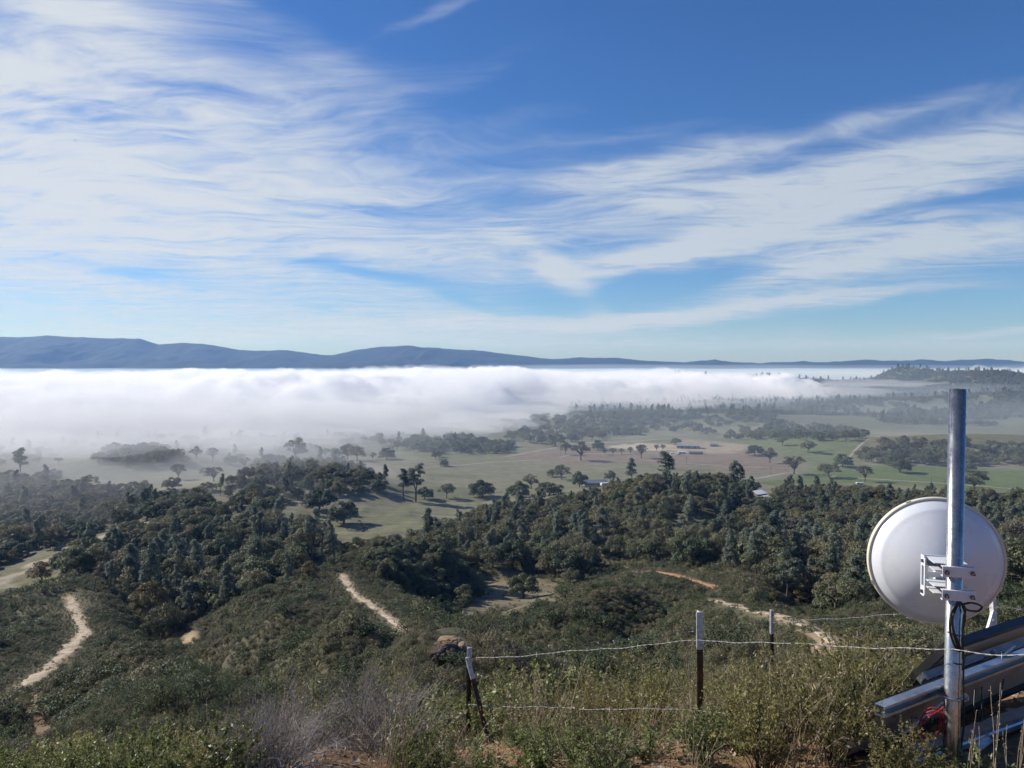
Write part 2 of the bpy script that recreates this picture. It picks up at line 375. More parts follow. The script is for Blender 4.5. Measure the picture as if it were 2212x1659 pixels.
def height(X, Y):
    X = np.asarray(X, float); Y = np.asarray(Y, float); sh = X.shape
    X = X.ravel(); Y = Y.ravel()
    r = np.hypot(X, Y); th = np.arctan2(X, Y); thc = np.clip(th, -0.95, 0.95)
    out = np.empty_like(X); lr = np.log(np.clip(r, 1.6, 2400))
    for i in range(0, len(X), 40000):
        s = slice(i, i + 40000); q = np.stack((thc[s] * KT, lr[s]), -1)
        d2 = ((q[:, None, 0] - TP[None, :, 0]) ** 2 + (q[:, None, 1] - TP[None, :, 1]) ** 2).astype(np.float32) + np.float32(1e-9)
        out[s] = (0.5 * d2 * np.log(d2)).astype(float) @ TW[:-3] + TW[-3] + q @ TW[-2:]
    z = out * np.clip(r, 1.6, None)
    z = np.where(r < 1.9, -1.57, z)
    back = sstep(np.abs(th), 0.95, 1.9)
    zb = -1.57 + 0.15 * np.clip(r - 3, 0, 40) - 0.34 * np.clip(r - 60, 0, 360)  # unseen ground raised behind the camera to brown reflections and cut skylight
    z = z * (1 - back) + np.maximum(zb, FLOOR) * back
    far = sstep(r, 620, 760)
    z = z * (1 - far) + FLOOR * far
    z = np.maximum(z, FLOOR - 0.0)
    for px, d, h, rx, ry in knolls:
        x0 = (px - CX) / FPX * d
        z = z + h * np.exp(-((X - x0) / rx) ** 2 - ((Y - d) / ry) ** 2)
    hilly = sstep(-z, 3, 14) * (1 - 0.75 * far) * (1 - 0.75 * sstep(r, 330, 470))
    z = z + hilly * (fbm(X / 38, Y / 38, 3, 4) * 4.2 + (0.28 - np.abs(fbm(X / 32, Y / 32, 6, 3))) * 6.2 + fbm(X / 7, Y / 7, 8, 3) * 0.35 * (1 - far)) * np.clip(r / 90, 0.10, 1.15)
    z = z + far * fbm(X / 160, Y / 160, 21, 3) * 1.2 + far * sstep(r, 1400, 1900) * fbm(X / 260, Y / 260, 31, 4) * 9.0 * sstep(z, FLOOR + 3, FLOOR + 30)
    z = settle(X, Y, z)
    near = 1 - sstep(r, 8, 20)
    z = z + near * (fbm(X / 1.3, Y / 1.3, 41, 3) * 0.05)
    return z.reshape(sh)
# the ground grid: polar, fine inside the view; everything that stands on the ground reads its height here
G_R = np.concatenate((np.geomspace(0.5, 18, 90, endpoint=False), np.geomspace(18, 700, 330, endpoint=False), np.geomspace(700, 3400, 170, endpoint=False), np.geomspace(3400, 13500, 14)))
G_T = np.concatenate((np.linspace(-math.pi, -0.75, 60, endpoint=False), np.linspace(-0.75, 0.75, 640, endpoint=False), np.linspace(0.75, math.pi, 60, endpoint=False)))
_TH, _RR = np.meshgrid(G_T, G_R)
G_X, G_Y = _RR * np.sin(_TH), _RR * np.cos(_TH)
G_Z = height(G_X, G_Y)
G_S = np.maximum.accumulate(G_Z / _RR, axis=0)            # steepest line of sight so far: what is hidden behind a crest
def ground_z(X, Y):
    X = np.asarray(X, float); Y = np.asarray(Y, float)
    r = np.clip(np.hypot(X, Y), G_R[0], G_R[-1] * 0.999); th = np.arctan2(X, Y)
    i = np.clip(np.searchsorted(G_R, r) - 1, 0, len(G_R) - 2); fi = (r - G_R[i]) / (G_R[i + 1] - G_R[i])
    j = np.clip(np.searchsorted(G_T, th) - 1, 0, len(G_T) - 2); fj = np.clip((th - G_T[j]) / (G_T[j + 1] - G_T[j]), 0, 1)
    return (G_Z[i, j] * (1 - fi) + G_Z[i + 1, j] * fi) * (1 - fj) + (G_Z[i, j + 1] * (1 - fi) + G_Z[i + 1, j + 1] * fi) * fj
def seen(X, Y, h):
    "is something of height h standing at (X, Y) in sight, as far as the ground goes"
    r = np.hypot(X, Y); th = np.arctan2(X, Y)
    i = np.clip(np.searchsorted(G_R, r) - 2, 0, len(G_R) - 1); j = np.clip(np.searchsorted(G_T, th) - 1, 0, len(G_T) - 1)
    return (ground_z(X, Y) + h) / r > G_S[i, j]
def hgt(x, y): return float(ground_z(np.array([x]), np.array([y]))[0])
_DS = np.geomspace(2.2, 3600, 900)
def hit(x, y, dmin=2.2):
    "first ground point seen at pixel (x, y)"
    r = ray(x, y); t = _DS / r[1]; X, Y, Z = r[0] * t, r[1] * t, r[2] * t
    g = ground_z(X, Y) - Z
    k = np.nonzero((g > 0) & (_DS > dmin))[0]
    if not len(k): return None
    k = k[0]
    if k:
        f = g[k - 1] / (g[k - 1] - g[k] + 1e-9); d = _DS[k - 1] + (_DS[k] - _DS[k - 1]) * f
    else: d = _DS[0]
    t = d / r[1]; return np.array((r[0] * t, d, hgt(r[0] * t, d)))
def hits(pts, dmin=2.2): return [p for p in (hit(x, y, dmin) for x, y in pts) if p is not None]
def floorpt(x, y, z=FLOOR): r = ray(x, y); t = z / r[2]; return r * t
def inside(X, Y, poly):
    c = np.zeros(X.shape, bool); n = len(poly)
    for i in range(n):
        x1, y1 = poly[i][:2]; x2, y2 = poly[(i + 1) % n][:2]
        k = ((y1 > Y) != (y2 > Y)); c ^= k & (X < (x2 - x1) * (Y - y1) / (y2 - y1 + 1e-12) + x1)
    return c
# ---------------------------------------------------------------- land cover, measured on the ground
def wpoly(pts, dmin=2.2): return [(p[0], p[1]) for p in hits(pts, dmin)]
def fpoly(pts): return [tuple(floorpt(x, y)[:2]) for x, y in pts]
trails = {k: list(v) for k, v in trails3.items() if k not in ('spur', 'meadow')}
rut = [p for p in (hit(x, y, 25) for x, y in [(88, 1655), (92, 1600), (78, 1540), (60, 1500)]) if p is not None]
outcrop = wpoly([(950, 1374), (990, 1376), (1010, 1400), (1000, 1430), (955, 1425), (940, 1395)], 25)
clearing = wpoly([(1010, 1245), (1120, 1232), (1215, 1265), (1195, 1290), (1150, 1318), (1090, 1338), (1000, 1340), (985, 1328), (1030, 1290)], 25)
gully_dirt = wpoly([(385, 1372), (420, 1362), (430, 1376), (405, 1395), (385, 1392)], 25)
creek = [hit(x, y, 100) for x, y in [(-60, 1275), (20, 1247), (75, 1225), (150, 1183), (230, 1160), (290, 1136), (360, 1120)]]
creek = [p for p in creek if p is not None]
plow1 = fpoly([(1085, 988), (1230, 960), (1330, 975), (1500, 981), (1640, 978), (1730, 1003), (1700, 1028), (1540, 1016), (1380, 1000), (1210, 1003)])
arena = fpoly([(1300, 966), (1380, 962), (1490, 966), (1485, 974), (1380, 973)])
yard = fpoly([(1480, 958), (1560, 962), (1640, 970), (1580, 981), (1440, 981), (1420, 975)])
green1 = fpoly([(1640, 1045), (1800, 1008), (1900, 1004), (2260, 1018), (2300, 1075), (1900, 1080)])
green2 = fpoly([(1560, 958), (1660, 945), (1860, 975), (1850, 1010), (1770, 1018), (1720, 990)])
green3 = fpoly([(830, 960), (1120, 972), (1080, 986), (800, 990)])
pale1 = fpoly([(1490, 914), (1800, 918), (2300, 934), (2300, 955), (1900, 938), (1600, 932)])
verge = fpoly([(1690, 1045), (1900, 1046), (2260, 1064), (2260, 1080), (1900, 1075), (1700, 1075)])
def polydist(X, Y, pts):
    d = np.full(X.shape, 1e9)
    for a, b in zip(pts[:-1], pts[1:]):
        ax, ay = a[0], a[1]; vx, vy = b[0] - ax, b[1] - ay; L = vx * vx + vy * vy + 1e-9
        t = np.clip(((X - ax) * vx + (Y - ay) * vy) / L, 0, 1)
        d = np.minimum(d, np.hypot(X - ax - t * vx, Y - ay - t * vy))
    return d
def pdist(X, Y, poly):
    "signed distance to a polygon, negative inside"
    d = polydist(X, Y, list(poly) + [poly[0]]); return np.where(inside(X, Y, poly), -d, d)
TW_W = {'left': 1.35, 'mid': 1.05, 'right': 1.0, 'red': 1.4}

# ---------------------------------------------------------------- ground: one sheet to the horizon
def make_ground():
    n, m = len(G_R), len(G_T); X, Y, Z = G_X, G_Y, G_Z
    V = np.stack((X, Y, Z), -1).reshape(-1, 3); V = np.vstack((V, [[0, 0, -1.57]]))
    i, j = np.meshgrid(np.arange(n - 1), np.arange(m), indexing='ij'); j2 = (j + 1) % m
    F = np.stack((i * m + j, (i + 1) * m + j, (i + 1) * m + j2, i * m + j2), -1).reshape(-1, 4)[:, ::-1]
    me = bpy.data.meshes.new('ground')
    tri = np.array([(len(V) - 1, (k + 1) % m, k) for k in range(m)])
    nf, nt = len(F), len(tri)
    me.vertices.add(len(V)); me.vertices.foreach_set('co', V.ravel().astype(np.float32))
    me.loops.add(nf * 4 + nt * 3); me.loops.foreach_set('vertex_index', np.concatenate((F.ravel(), tri.ravel())).astype(np.int32))
    me.polygons.add(nf + nt)
    me.polygons.foreach_set('loop_start', np.concatenate((np.arange(nf) * 4, nf * 4 + np.arange(nt) * 3)).astype(np.int32))
    me.polygons.foreach_set('use_smooth', np.ones(nf + nt, bool))
    me.update(); me.validate()
    # what covers the ground
    X, Y, Z = V[:, 0], V[:, 1], V[:, 2]; r = np.hypot(X, Y)
    C = np.tile(np.array((0.088, 0.084, 0.052)), (len(V), 1))               # chaparral litter
    def blend(w, c):
        w = np.clip(w, 0, 1)[:, None]; C[:] = C * (1 - w) + np.array(c) * w
    blend(1 - sstep(r, 9, 22), (0.27, 0.165, 0.09))                          # hilltop dirt
    blend(sstep(np.abs(np.arctan2(X, Y)), 1.0, 1.5) * (1 - sstep(r, 12, 24)), (0.27, 0.165, 0.09))         # unseen rise behind the camera, dirt colour added to warm reflections
    blend(sstep(r, 230, 330), (0.125, 0.120, 0.066))                         # grass under the woods
    flat = sstep(-Z, 99, 108) * sstep(r, 440, 560)
    blend(flat, (0.165, 0.162, 0.108))                                       # valley grass
    blend(flat * np.clip(0.5 + fbm(X / 90, Y / 60, 5, 4) * 1.6, 0, 1) * 0.6, (0.125, 0.138, 0.074))
    blend(flat * sstep(fbm(X / 34, Y / 18, 15, 4), 0.05, 0.5) * 0.45, (0.20, 0.175, 0.12))
    blend(flat * sstep(fbm(X / 60, Y / 40, 16, 4), 0.1, 0.5) * 0.4, (0.10, 0.112, 0.06))
    for poly, c, a, soft in ((plow1, (0.178, 0.138, 0.106), 0.9, 16), (green2, (0.115, 0.140, 0.058), 0.85, 14), (green1, (0.100, 0.132, 0.050), 0.95, 8), (green3, (0.115, 0.14, 0.065), 0.7, 12),
                             (pale1, (0.18, 0.18, 0.105), 0.9, 10), (arena, (0.38, 0.33, 0.25), 0.95, 3), (yard, (0.30, 0.25, 0.185), 0.75, 8), (verge, (0.185, 0.16, 0.10), 0.7, 6)):
        blend((1 - sstep(pdist(X, Y, poly) + fbm(X / 25, Y / 25, 77, 3) * soft, -soft, soft)) * a, c)
    for poly, c, a, soft in ((clearing, (0.185, 0.160, 0.105), 0.95, 6), (outcrop, (0.40, 0.29, 0.17), 0.95, 1.0), (gully_dirt, (0.34, 0.26, 0.17), 0.9, 2.5)):
        blend((1 - sstep(pdist(X, Y, poly) + fbm(X / 6, Y / 6, 78, 3) * soft * 1.6, -soft, soft)) * a, c)
    blend((1 - sstep(polydist(X, Y, creek) + fbm(X / 14, Y / 14, 79, 3) * 10, 3, 8)) * 0.85, (0.30, 0.26, 0.20))
    blend((1 - sstep(polydist(X, Y, rut) + fbm(X / 3, Y / 3, 82, 3) * 0.8, 0.4, 1.5)) * 0.8, (0.21, 0.15, 0.095))
    for k, v in trails.items():
        blend((1 - sstep(polydist(X, Y, v) + fbm(X / 4, Y / 4, 80, 3) * 1.2, TW_W[k] * 0.7, TW_W[k] * 1.6)) * 0.85, (0.33, 0.255, 0.17) if k != 'red' else (0.34, 0.19, 0.11))
    far = sstep(r, 1330, 1500)
    blend(far, (0.105, 0.110, 0.060))
    blend(sstep(Y, 3200, 4200), (0.10, 0.11, 0.06))
    ca = me.color_attributes.new('land', 'FLOAT_COLOR', 'POINT')
    ca.data.foreach_set('color', np.hstack((C, np.ones((len(C), 1)))).ravel().astype(np.float32))
    m_, t, o = mat('ground_cover')
    b = t.new('ShaderNodeBsdfPrincipled'); t.l.new(b.outputs[0], o.inputs[0]); b.inputs['Roughness'].default_value = 0.95; b.inputs['Specular IOR Level'].default_value = 0.1
    a = t.new('ShaderNodeVertexColor', layer_name='land'); g = t.new('ShaderNodeTexCoord').outputs['Object']
    n1 = t.noise(g, 18.0, 6, 0.65); n2 = t.noise(g, 1.1, 5, 0.6); n3 = t.noise(g, 0.12, 5, 0.6)
    mpg = t.new('ShaderNodeMapping'); t.l.new(g, mpg.inputs[0]); mpg.inputs['Scale'].default_value = (0.02, 0.16, 0.1); mpg.inputs['Rotation'].default_value = (0, 0, R(6))
    n4 = t.noise(mpg.outputs[0], 1.0, 5, 0.6, 0.4)
    f = 1.0 + (n1 - 0.5) * 0.55 + (n2 - 0.5) * 0.8 + (n3 - 0.5) * 1.0 + (n4 - 0.5) * 0.95
    mul = t.new('ShaderNodeVectorMath', operation='SCALE'); t.l.new(a.outputs[0], mul.inputs[0]); t.put(mul.inputs['Scale'], f.max(0.25))
    tint = t.mix((n3 * 1.6 - 0.3).clamp() * 0.35, mul.outputs[0], t.mix(1.0, mul.outputs[0], (1.12, 0.96, 0.86), 'MULTIPLY'))
    t.l.new(tint, b.inputs['Base Color'])
    bp = t.new('ShaderNodeBump'); bp.inputs['Strength'].default_value = 0.6; bp.inputs['Distance'].default_value = 0.03
    t.put(bp.inputs['Height'], n1 + t.noise(g, 60.0, 3, 0.6) * 0.4); t.l.new(bp.outputs[0], b.inputs['Normal'])
    me.materials.append(m_)
    ob = bpy.data.objects.new('ground', me); COL.objects.link(ob); tag(ob, kind='structure')
    return ob
ground = make_ground()

# ---------------------------------------------------------------- far mountain range
def make_mountains():
    sil = [(-900, 745), (-600, 722), (-350, 738), (-120, 726), (0, 729), (60, 728), (100, 724), (180, 729), (240, 732), (300, 731), (345, 744), (390, 741), (440, 743), (520, 756), (560, 757), (620, 757), (690, 766), (720, 767), (770, 756), (820, 750),
           (880, 747), (920, 750), (980, 754), (1050, 758), (1090, 764), (1150, 771), (1190, 775), (1250, 772), (1330, 773), (1400, 780), (1450, 781), (1480, 782), (1510, 780), (1545, 776), (1580, 782), (1640, 784), (1690, 783), (1735, 779), (1760, 783),
           (1830, 779), (1870, 776), (1900, 779), (1950, 780), (1985, 776), (2040, 780), (2130, 775), (2180, 777), (2212, 781), (2350, 776), (2600, 770), (2900, 778), (3200, 785)]
    sx = np.array([q[0] for q in sil], float); sy = np.array([q[1] for q in sil], float)
    px = np.linspace(-880, 3150, 1000); YC = 10000.0
    yy = np.interp(px, sx, sy) + fbm(px / 26, px * 0, 5, 5, 0.6) * 2.0
    crest = -(yy - 780) / FPX * YC
    rows = np.concatenate((np.linspace(7600, 10000, 44), np.linspace(10250, 12500, 8)))
    V = []; 
    for Yv in rows:
        X = (px - CX) / FPX * YC * (0.55 + 0.45 * Yv / YC)
        t = (Yv - 7600) / 2400 if Yv <= YC else 1 - (Yv - YC) / 2900
        warp = fbm(X / 900, np.full_like(X, Yv / 900), 11, 4) * 0.34 + np.abs(fbm(X / 420, np.full_like(X, Yv / 1500), 15, 4)) * -0.32
        s = np.clip(t + warp * 4 * t * (1 - t), 0, 1) if Yv <= YC else np.clip(t, 0, 1)
        s = s ** 1.15
        V.append(np.stack((X, np.full_like(X, Yv), FLOOR - 6 + (crest - FLOOR + 6) * s), -1))
    V = np.array(V); n, m = V.shape[:2]; i, j = np.meshgrid(np.arange(n - 1), np.arange(m - 1), indexing='ij')
    F = np.stack((i * m + j, i * m + j + 1, (i + 1) * m + j + 1, (i + 1) * m + j), -1).reshape(-1, 4)
    mt = plain('mountain_brush', (0.018, 0.023, 0.018), 0.95, spec=0.1, var=0.45, scale=0.004)
    o = mesh_obj('mountain_range', V.reshape(-1, 3), F, mt, smooth=True); tag(o, kind='structure')
make_mountains()

# ---------------------------------------------------------------- dirt roads and trails, draped over the ground
def m_dirt(name, col, dark):
    m, t, o = mat(name)
    b = t.new('ShaderNodeBsdfPrincipled'); t.l.new(b.outputs[0], o.inputs[0]); b.inputs['Roughness'].default_value = 0.95; b.inputs['Specular IOR Level'].default_value = 0.1
    g = t.new('ShaderNodeTexCoord').outputs['Object']
    n = t.noise(g, 0.55, 9, 0.72, 0.6); n2 = t.noise(g, 6.0, 5, 0.65)
    t.l.new(t.ramp(n + (n2 - 0.5) * 0.4, [(0.36, dark), (0.5, col), (0.72, tuple(min(1, c * 1.25) for c in col))]), b.inputs['Base Color'])
    return m
DIRT = m_dirt('trail_dirt', (0.40, 0.33, 0.24), (0.15, 0.115, 0.078)); DIRT_RED = m_dirt('red_trail_dirt', (0.38, 0.215, 0.125), (0.20, 0.13, 0.08)); ROADM = m_dirt('gravel_road', (0.30, 0.27, 0.22), (0.22, 0.19, 0.15))
def smooth_line(pts, step):
    P = [np.array(p[:2], float) for p in pts]; out = []
    P = [2 * P[0] - P[1]] + P + [2 * P[-1] - P[-2]]
    for i in range(1, len(P) - 2):
        n = max(2, int(np.linalg.norm(P[i + 1] - P[i]) / step))
        for k in range(n):
            t = k / n; a, b, c, d = P[i - 1:i + 3]
            out.append(0.5 * (2 * b + (c - a) * t + (2 * a - 5 * b + 4 * c - d) * t * t + (3 * b - a - 3 * c + d) * t ** 3))
    out.append(P[-2]); return np.array(out)
def road(name, pts, width, material, step=1.5, lift=0.08, wob=1.1, seed=1):
    L = smooth_line(pts, step); d = np.gradient(L, axis=0); d /= np.linalg.norm(d, axis=1)[:, None] + 1e-9; nrm = np.stack((-d[:, 1], d[:, 0]), -1)
    s = np.arange(len(L)) * step; V = []; K = 6
    for k in range(K + 1):
        f = k / K * 2 - 1
        w = width / 2 * (1 + wob * np.clip(fbm(s / 5 + 50 * (f > 0), s * 0 + f * 0.1, seed, 4) * 1.3, -0.75, 0.9)) * (0.35 + 0.65 * np.minimum(1, np.minimum(np.arange(len(L)), len(L) - 1 - np.arange(len(L))) / 4))
        Q = L + nrm * (f * w)[:, None]
        V.append(np.stack((Q[:, 0], Q[:, 1], ground_z(Q[:, 0], Q[:, 1]) + lift - 0.12 * (abs(f) > 0.99)), -1))
    V = np.array(V); n, m = V.shape[:2]; i, j = np.meshgrid(np.arange(n - 1), np.arange(m - 1), indexing='ij')
    F = np.stack((i * m + j, i * m + j + 1, (i + 1) * m + j + 1, (i + 1) * m + j), -1).reshape(-1, 4)[:, ::-1]
    o = mesh_obj(name, V.reshape(-1, 3), F, material, smooth=True); tag(o, kind='structure'); return o
for k, v in trails.items(): road('dirt_trail', v, TW_W[k] * 1.7, DIRT if k != 'red' else DIRT_RED, 1.2, seed=hash(k) % 7 if False else len(k))
for pts, w in (([(905, 1011), (1000, 1004), (1080, 998), (1190, 993)], 4.0), ([(1085, 989), (1140, 979), (1200, 968), (1245, 959), (1330, 960), (1420, 958), (1490, 956)], 5.0),
               ([(1205, 990), (1240, 983), (1300, 979), (1400, 979), (1480, 979), (1550, 977), (1600, 970)], 5.0),
               ([(1630, 1036), (1665, 1028), (1705, 1021)], 6.0), ([(1705, 1021), (1850, 1033), (2000, 1042), (2150, 1052), (2300, 1062)], 4.0),
               ([(1800, 1012), (1825, 1000), (1845, 985), (1880, 972)], 3.0), ([(1380, 992), (1500, 1003), (1620, 1010), (1700, 1012)], 2.5)):
    road('dirt_road', [floorpt(x, y) for x, y in pts], w, ROADM, 6.0, 0.25, 0.25)
road('dirt_road', [floorpt(x, y) for x, y in [(890, 1113), (960, 1116), (1070, 1120)]], 2.0, ROADM, 4.0, 0.2, 0.3)
# ---------------------------------------------------------------- foliage building blocks
def quads(C, N, size, rng, asp=1.6):
    "one diamond leaf face per centre C, facing N"
    n = len(C); N = N / (np.linalg.norm(N, axis=1)[:, None] + 1e-9)
    a = rng.normal(size=(n, 3)); u = np.cross(N, a); u /= np.linalg.norm(u, axis=1)[:, None] + 1e-9; w = np.cross(N, u)
    s = np.asarray(size).reshape(-1, 1) * np.ones((n, 1)); L = u * s * asp * 0.5; W = w * s * 0.5
    V = np.stack((C - L, C + W, C + L, C - W), 1).reshape(-1, 3)
    return V, np.arange(n * 4).reshape(-1, 4)
def fast_mesh(name, V, F, mats, midx=None, smooth=False):
    "mesh from numpy arrays of equal-sided faces (or a list of such arrays)"
    if not isinstance(F, list): F = [F]
    me = bpy.data.meshes.new(name); me.vertices.add(len(V)); me.vertices.foreach_set('co', np.asarray(V, np.float32).ravel())
    li = np.concatenate([f.ravel() for f in F]).astype(np.int32); cnt = np.concatenate([np.full(len(f), f.shape[1]) for f in F])
    me.loops.add(len(li)); me.loops.foreach_set('vertex_index', li); me.polygons.add(len(cnt))
    me.polygons.foreach_set('loop_start', np.concatenate(([0], np.cumsum(cnt)[:-1])).astype(np.int32))
    for m in mats: me.materials.append(m)
    if midx is not None: me.polygons.foreach_set('material_index', np.asarray(midx, np.int32))
    if smooth: me.polygons.foreach_set('use_smooth', np.ones(len(cnt), bool))
    me.update(calc_edges=True); return me
def mb_arrays(mb):
    "tubes only: their quads, and caps dropped"
    return np.array(mb.v).reshape(-1, 3), np.array([f for f in mb.f if len(f) == 4]).reshape(-1, 4)
def crown(rng, clumps, per, cr, size, out=0.9, flat=0.75, asp=1.5):
    Cs, Ns, S = [], [], []
    for c, r in clumps:
        n = int(per * (r / cr) ** 2); d = rng.normal(size=(n, 3)); d /= np.linalg.norm(d, axis=1)[:, None]
        d[:, 2] = np.where(d[:, 2] < -0.35, -d[:, 2] * 0.6, d[:, 2])
        rad = r * (0.55 + 0.5 * rng.random((n, 1)) ** 0.6); p = d * rad; p[:, 2] *= flat
        Cs.append(c + p); Ns.append(d * out * 1.35 + rng.normal(size=(n, 3)) * 0.42 + np.array((0, 0, 0.2))); S.append(size * (0.6 + 0.8 * rng.random(n)))
    return quads(np.vstack(Cs), np.vstack(Ns), np.concatenate(S), rng, asp)
def limbs(mb, rng, base_r, fork, targets, seg=4, n=5, wig=0.25, tip=0.10):
    "a tapered trunk to the fork, then bent limbs to the targets"
    fork = np.array(fork, float)
    mid = fork * 0.5 + np.array((rng.normal() * wig, rng.normal() * wig, 0))
    mb.tube([(0, 0, -0.8), (0, 0, 0), mid, fork], [base_r * 1.35, base_r * 1.15, base_r * 0.9, base_r * 0.75], n + 2, caps=False)
    for t in targets:
        t = np.array(t, float); L = np.linalg.norm(t - fork); pts = [fork - np.array((0, 0, 0.2))]
        for k in range(1, seg + 1):
            f = k / seg; p = fork + (t - fork) * f; p = p + np.array((rng.normal(), rng.normal(), rng.normal() * 0.6)) * 0.07 * L * (1 - f * 0.4); p[2] += 0.10 * L * math.sin(f * math.pi); pts.append(p)
        r0 = base_r * (0.34 + 0.2 * rng.random()); mb.tube(pts, [r0 * (1 - k / seg) + tip * base_r for k in range(seg + 1)], n - 1, caps=False)
BARK = plain('oak_bark', (0.11, 0.092, 0.075), 0.95, spec=0.1, var=0.4, scale=3.0)
BARK_P = plain('pine_bark', (0.095, 0.075, 0.06), 0.95, spec=0.1, var=0.4, scale=3.0)
L_LIVE = leafmat('live_oak_leaves', [(0.1, (0.062, 0.080, 0.042)), (0.5, (0.095, 0.115, 0.060)), (0.9, (0.135, 0.152, 0.080))], 0.3)
L_DEC = leafmat('blue_oak_leaves', [(0.05, (0.120, 0.126, 0.070)), (0.45, (0.168, 0.168, 0.094)), (0.75, (0.190, 0.182, 0.102)), (1.0, (0.205, 0.182, 0.104))], 0.32)
L_PINE = leafmat('gray_pine_needles', [(0.1, (0.125, 0.148, 0.105)), (0.5, (0.175, 0.200, 0.145)), (0.9, (0.22, 0.24, 0.175))], 0.3)
L_BARE = leafmat('bare_oak_twigs', [(0.1, (0.085, 0.072, 0.058)), (0.5, (0.115, 0.10, 0.08)), (0.9, (0.15, 0.13, 0.10))], 0.15)
L_GOLD = leafmat('autumn_oak_leaves', [(0.1, (0.12, 0.105, 0.045)), (0.5, (0.175, 0.145, 0.062)), (0.9, (0.21, 0.16, 0.07))], 0.3)
def dome(rng, n, rx, rz, z0, cr, low=-0.25):
    out = []
    while len(out) < n:
        d = rng.normal(size=3); d /= np.linalg.norm(d)
        if d[2] < low: continue
        f = 0.55 + 0.45 * rng.random() ** 0.5
        out.append((np.array((d[0] * rx * f, d[1] * rx * f, z0 + d[2] * rz * f)), cr * (0.7 + 0.6 * rng.random())))
    return out
def tree_live(seed):
    g = np.random.default_rng(seed); rx, rz = 4.6 + g.random(), 3.4 + g.random() * 0.9; z0 = 3.0 + g.random() * 0.5
    cl = dome(g, 30, rx, rz, z0, 1.7, -0.42); V, F = crown(g, cl, 210, 1.7, 0.34)
    mb = MB(); limbs(mb, g, 0.42, (0.2 * g.normal(), 0.2 * g.normal(), 1.7), [c for c, r in cl[:9]])
    return mb, V, F
def tree_dec(seed, leaf=0.29, per=130, n=28):
    g = np.random.default_rng(seed); rx, rz = 4.2 + g.random() * 1.2, 3.0 + g.random() * 1.2; z0 = 4.4 + g.random() * 0.7
    cl = dome(g, n, rx, rz, z0, 1.45, -0.5); V, F = crown(g, cl, per, 1.45, leaf, 0.5)
    mb = MB(); limbs(mb, g, 0.36, (0.3 * g.normal(), 0.3 * g.normal(), 2.6), [c for c, r in cl[:16]])
    return mb, V, F
def tree_bare(seed):
    g = np.random.default_rng(seed); mb = MB(); cl = dome(g, 30, 4.6, 3.6, 5.4, 1.2, -0.3)
    limbs(mb, g, 0.46, (0.2 * g.normal(), 0.2 * g.normal(), 2.4), [c for c, r in cl[:18]], 5, 5, 0.25, 0.08)
    V, F = crown(g, cl, 44, 1.2, 0.26, 0.3, 0.8, 3.6)
    return mb, V, F
def tree_pine(seed):
    g = np.random.default_rng(seed); H = 14 + 4 * g.random(); k = 2 if g.random() < 0.6 else 1; cl = []; mb = MB()
    tops = [np.array((g.normal() * 1.3, g.normal() * 1.3, H * (1 - 0.12 * q))) for q in range(k)]
    fork = np.array((0.2 * g.normal(), 0.2 * g.normal(), H * 0.32))
    mb.tube([(0, 0, -0.8), (0, 0, 0), fork], [0.42, 0.36, 0.27], 7, caps=False)
    for tp in tops:
        mb.tube([fork - np.array((0, 0, .3)), (fork + tp) / 2 + g.normal(size=3) * 0.2, tp], [0.24, 0.16, 0.04], 5, caps=False)
        for q in range(15):
            f = 0.12 + 0.88 * q / 14; c = fork + (tp - fork) * f; a = g.random() * 6.28; L = (0.35 + 1.9 * (1 - f) ** 0.7) * (0.7 + 0.6 * g.random())
            e = c + np.array((math.cos(a) * L, math.sin(a) * L, 0.5 + 0.3 * L)); mb.tube([c, e], [0.07, 0.03], 3, caps=False)
            cl.append((e, 0.95 + 0.45 * g.random()))
        cl.append((tp, 0.8))
    V, F = crown(g, cl, 110, 1.1, 0.25, 0.45, 0.95, 2.4)
    return mb, V, F
def tree_cone(seed):
    "young pine, full to the ground"
    g = np.random.default_rng(seed); H = 11 + 2 * g.random(); cl = []; mb = MB()
    mb.tube([(0, 0, -0.8), (0, 0, 0), (0.1, 0, H * 0.6), (0, 0, H)], [0.3, 0.26, 0.13, 0.02], 6, caps=False)
    for q in range(34):
        f = (q / 33) ** 0.8; z = 0.9 + (H - 1.2) * f; a = g.random() * 6.28; L = 2.5 * (1 - f) ** 0.75 * (0.5 + 0.6 * g.random())
        cl.append((np.array((math.cos(a) * L, math.sin(a) * L, z)), 0.55 + 0.75 * (1 - f)))
    V, F = crown(g, cl, 105, 1.0, 0.25, 0.5, 0.9, 2.2)
    return mb, V, F
def protos(fn, name, n, bark, leaf, seed0):
    "each prototype: (trunk mesh, crown mesh, joined mesh for the far wood)"
    out = []
    for k in range(n):
        mb, V, F = fn(seed0 + k); tv, tf = mb_arrays(mb)
        tm = fast_mesh(name + '_trunk', tv, tf, [bark]); cm = fast_mesh(name + '_crown', V, F, [leaf])
        jm = fast_mesh(name, np.vstack((tv, V)), [tf, F + len(tv)], [bark, leaf], [0] * len(tf) + [1] * len(F))
        out.append((tm, cm, jm))
    return out
TREES = {'live': protos(tree_live, 'live_oak', 5, BARK, L_LIVE, 11), 'dec': protos(tree_dec, 'blue_oak', 5, BARK, L_DEC, 31), 'bare': protos(tree_bare, 'bare_oak', 3, BARK, L_BARE, 51),
         'pine': protos(tree_pine, 'gray_pine', 5, BARK_P, L_PINE, 71), 'cone': protos(tree_cone, 'young_pine', 3, BARK_P, L_PINE, 91), 'gold': protos(lambda s: tree_dec(s, 0.28, 140), 'autumn_oak', 2, BARK, L_GOLD, 111)}
T_NAME = {'live': 'oak_tree', 'dec': 'oak_tree', 'bare': 'bare_tree', 'pine': 'pine_tree', 'cone': 'pine_tree', 'gold': 'oak_tree'}
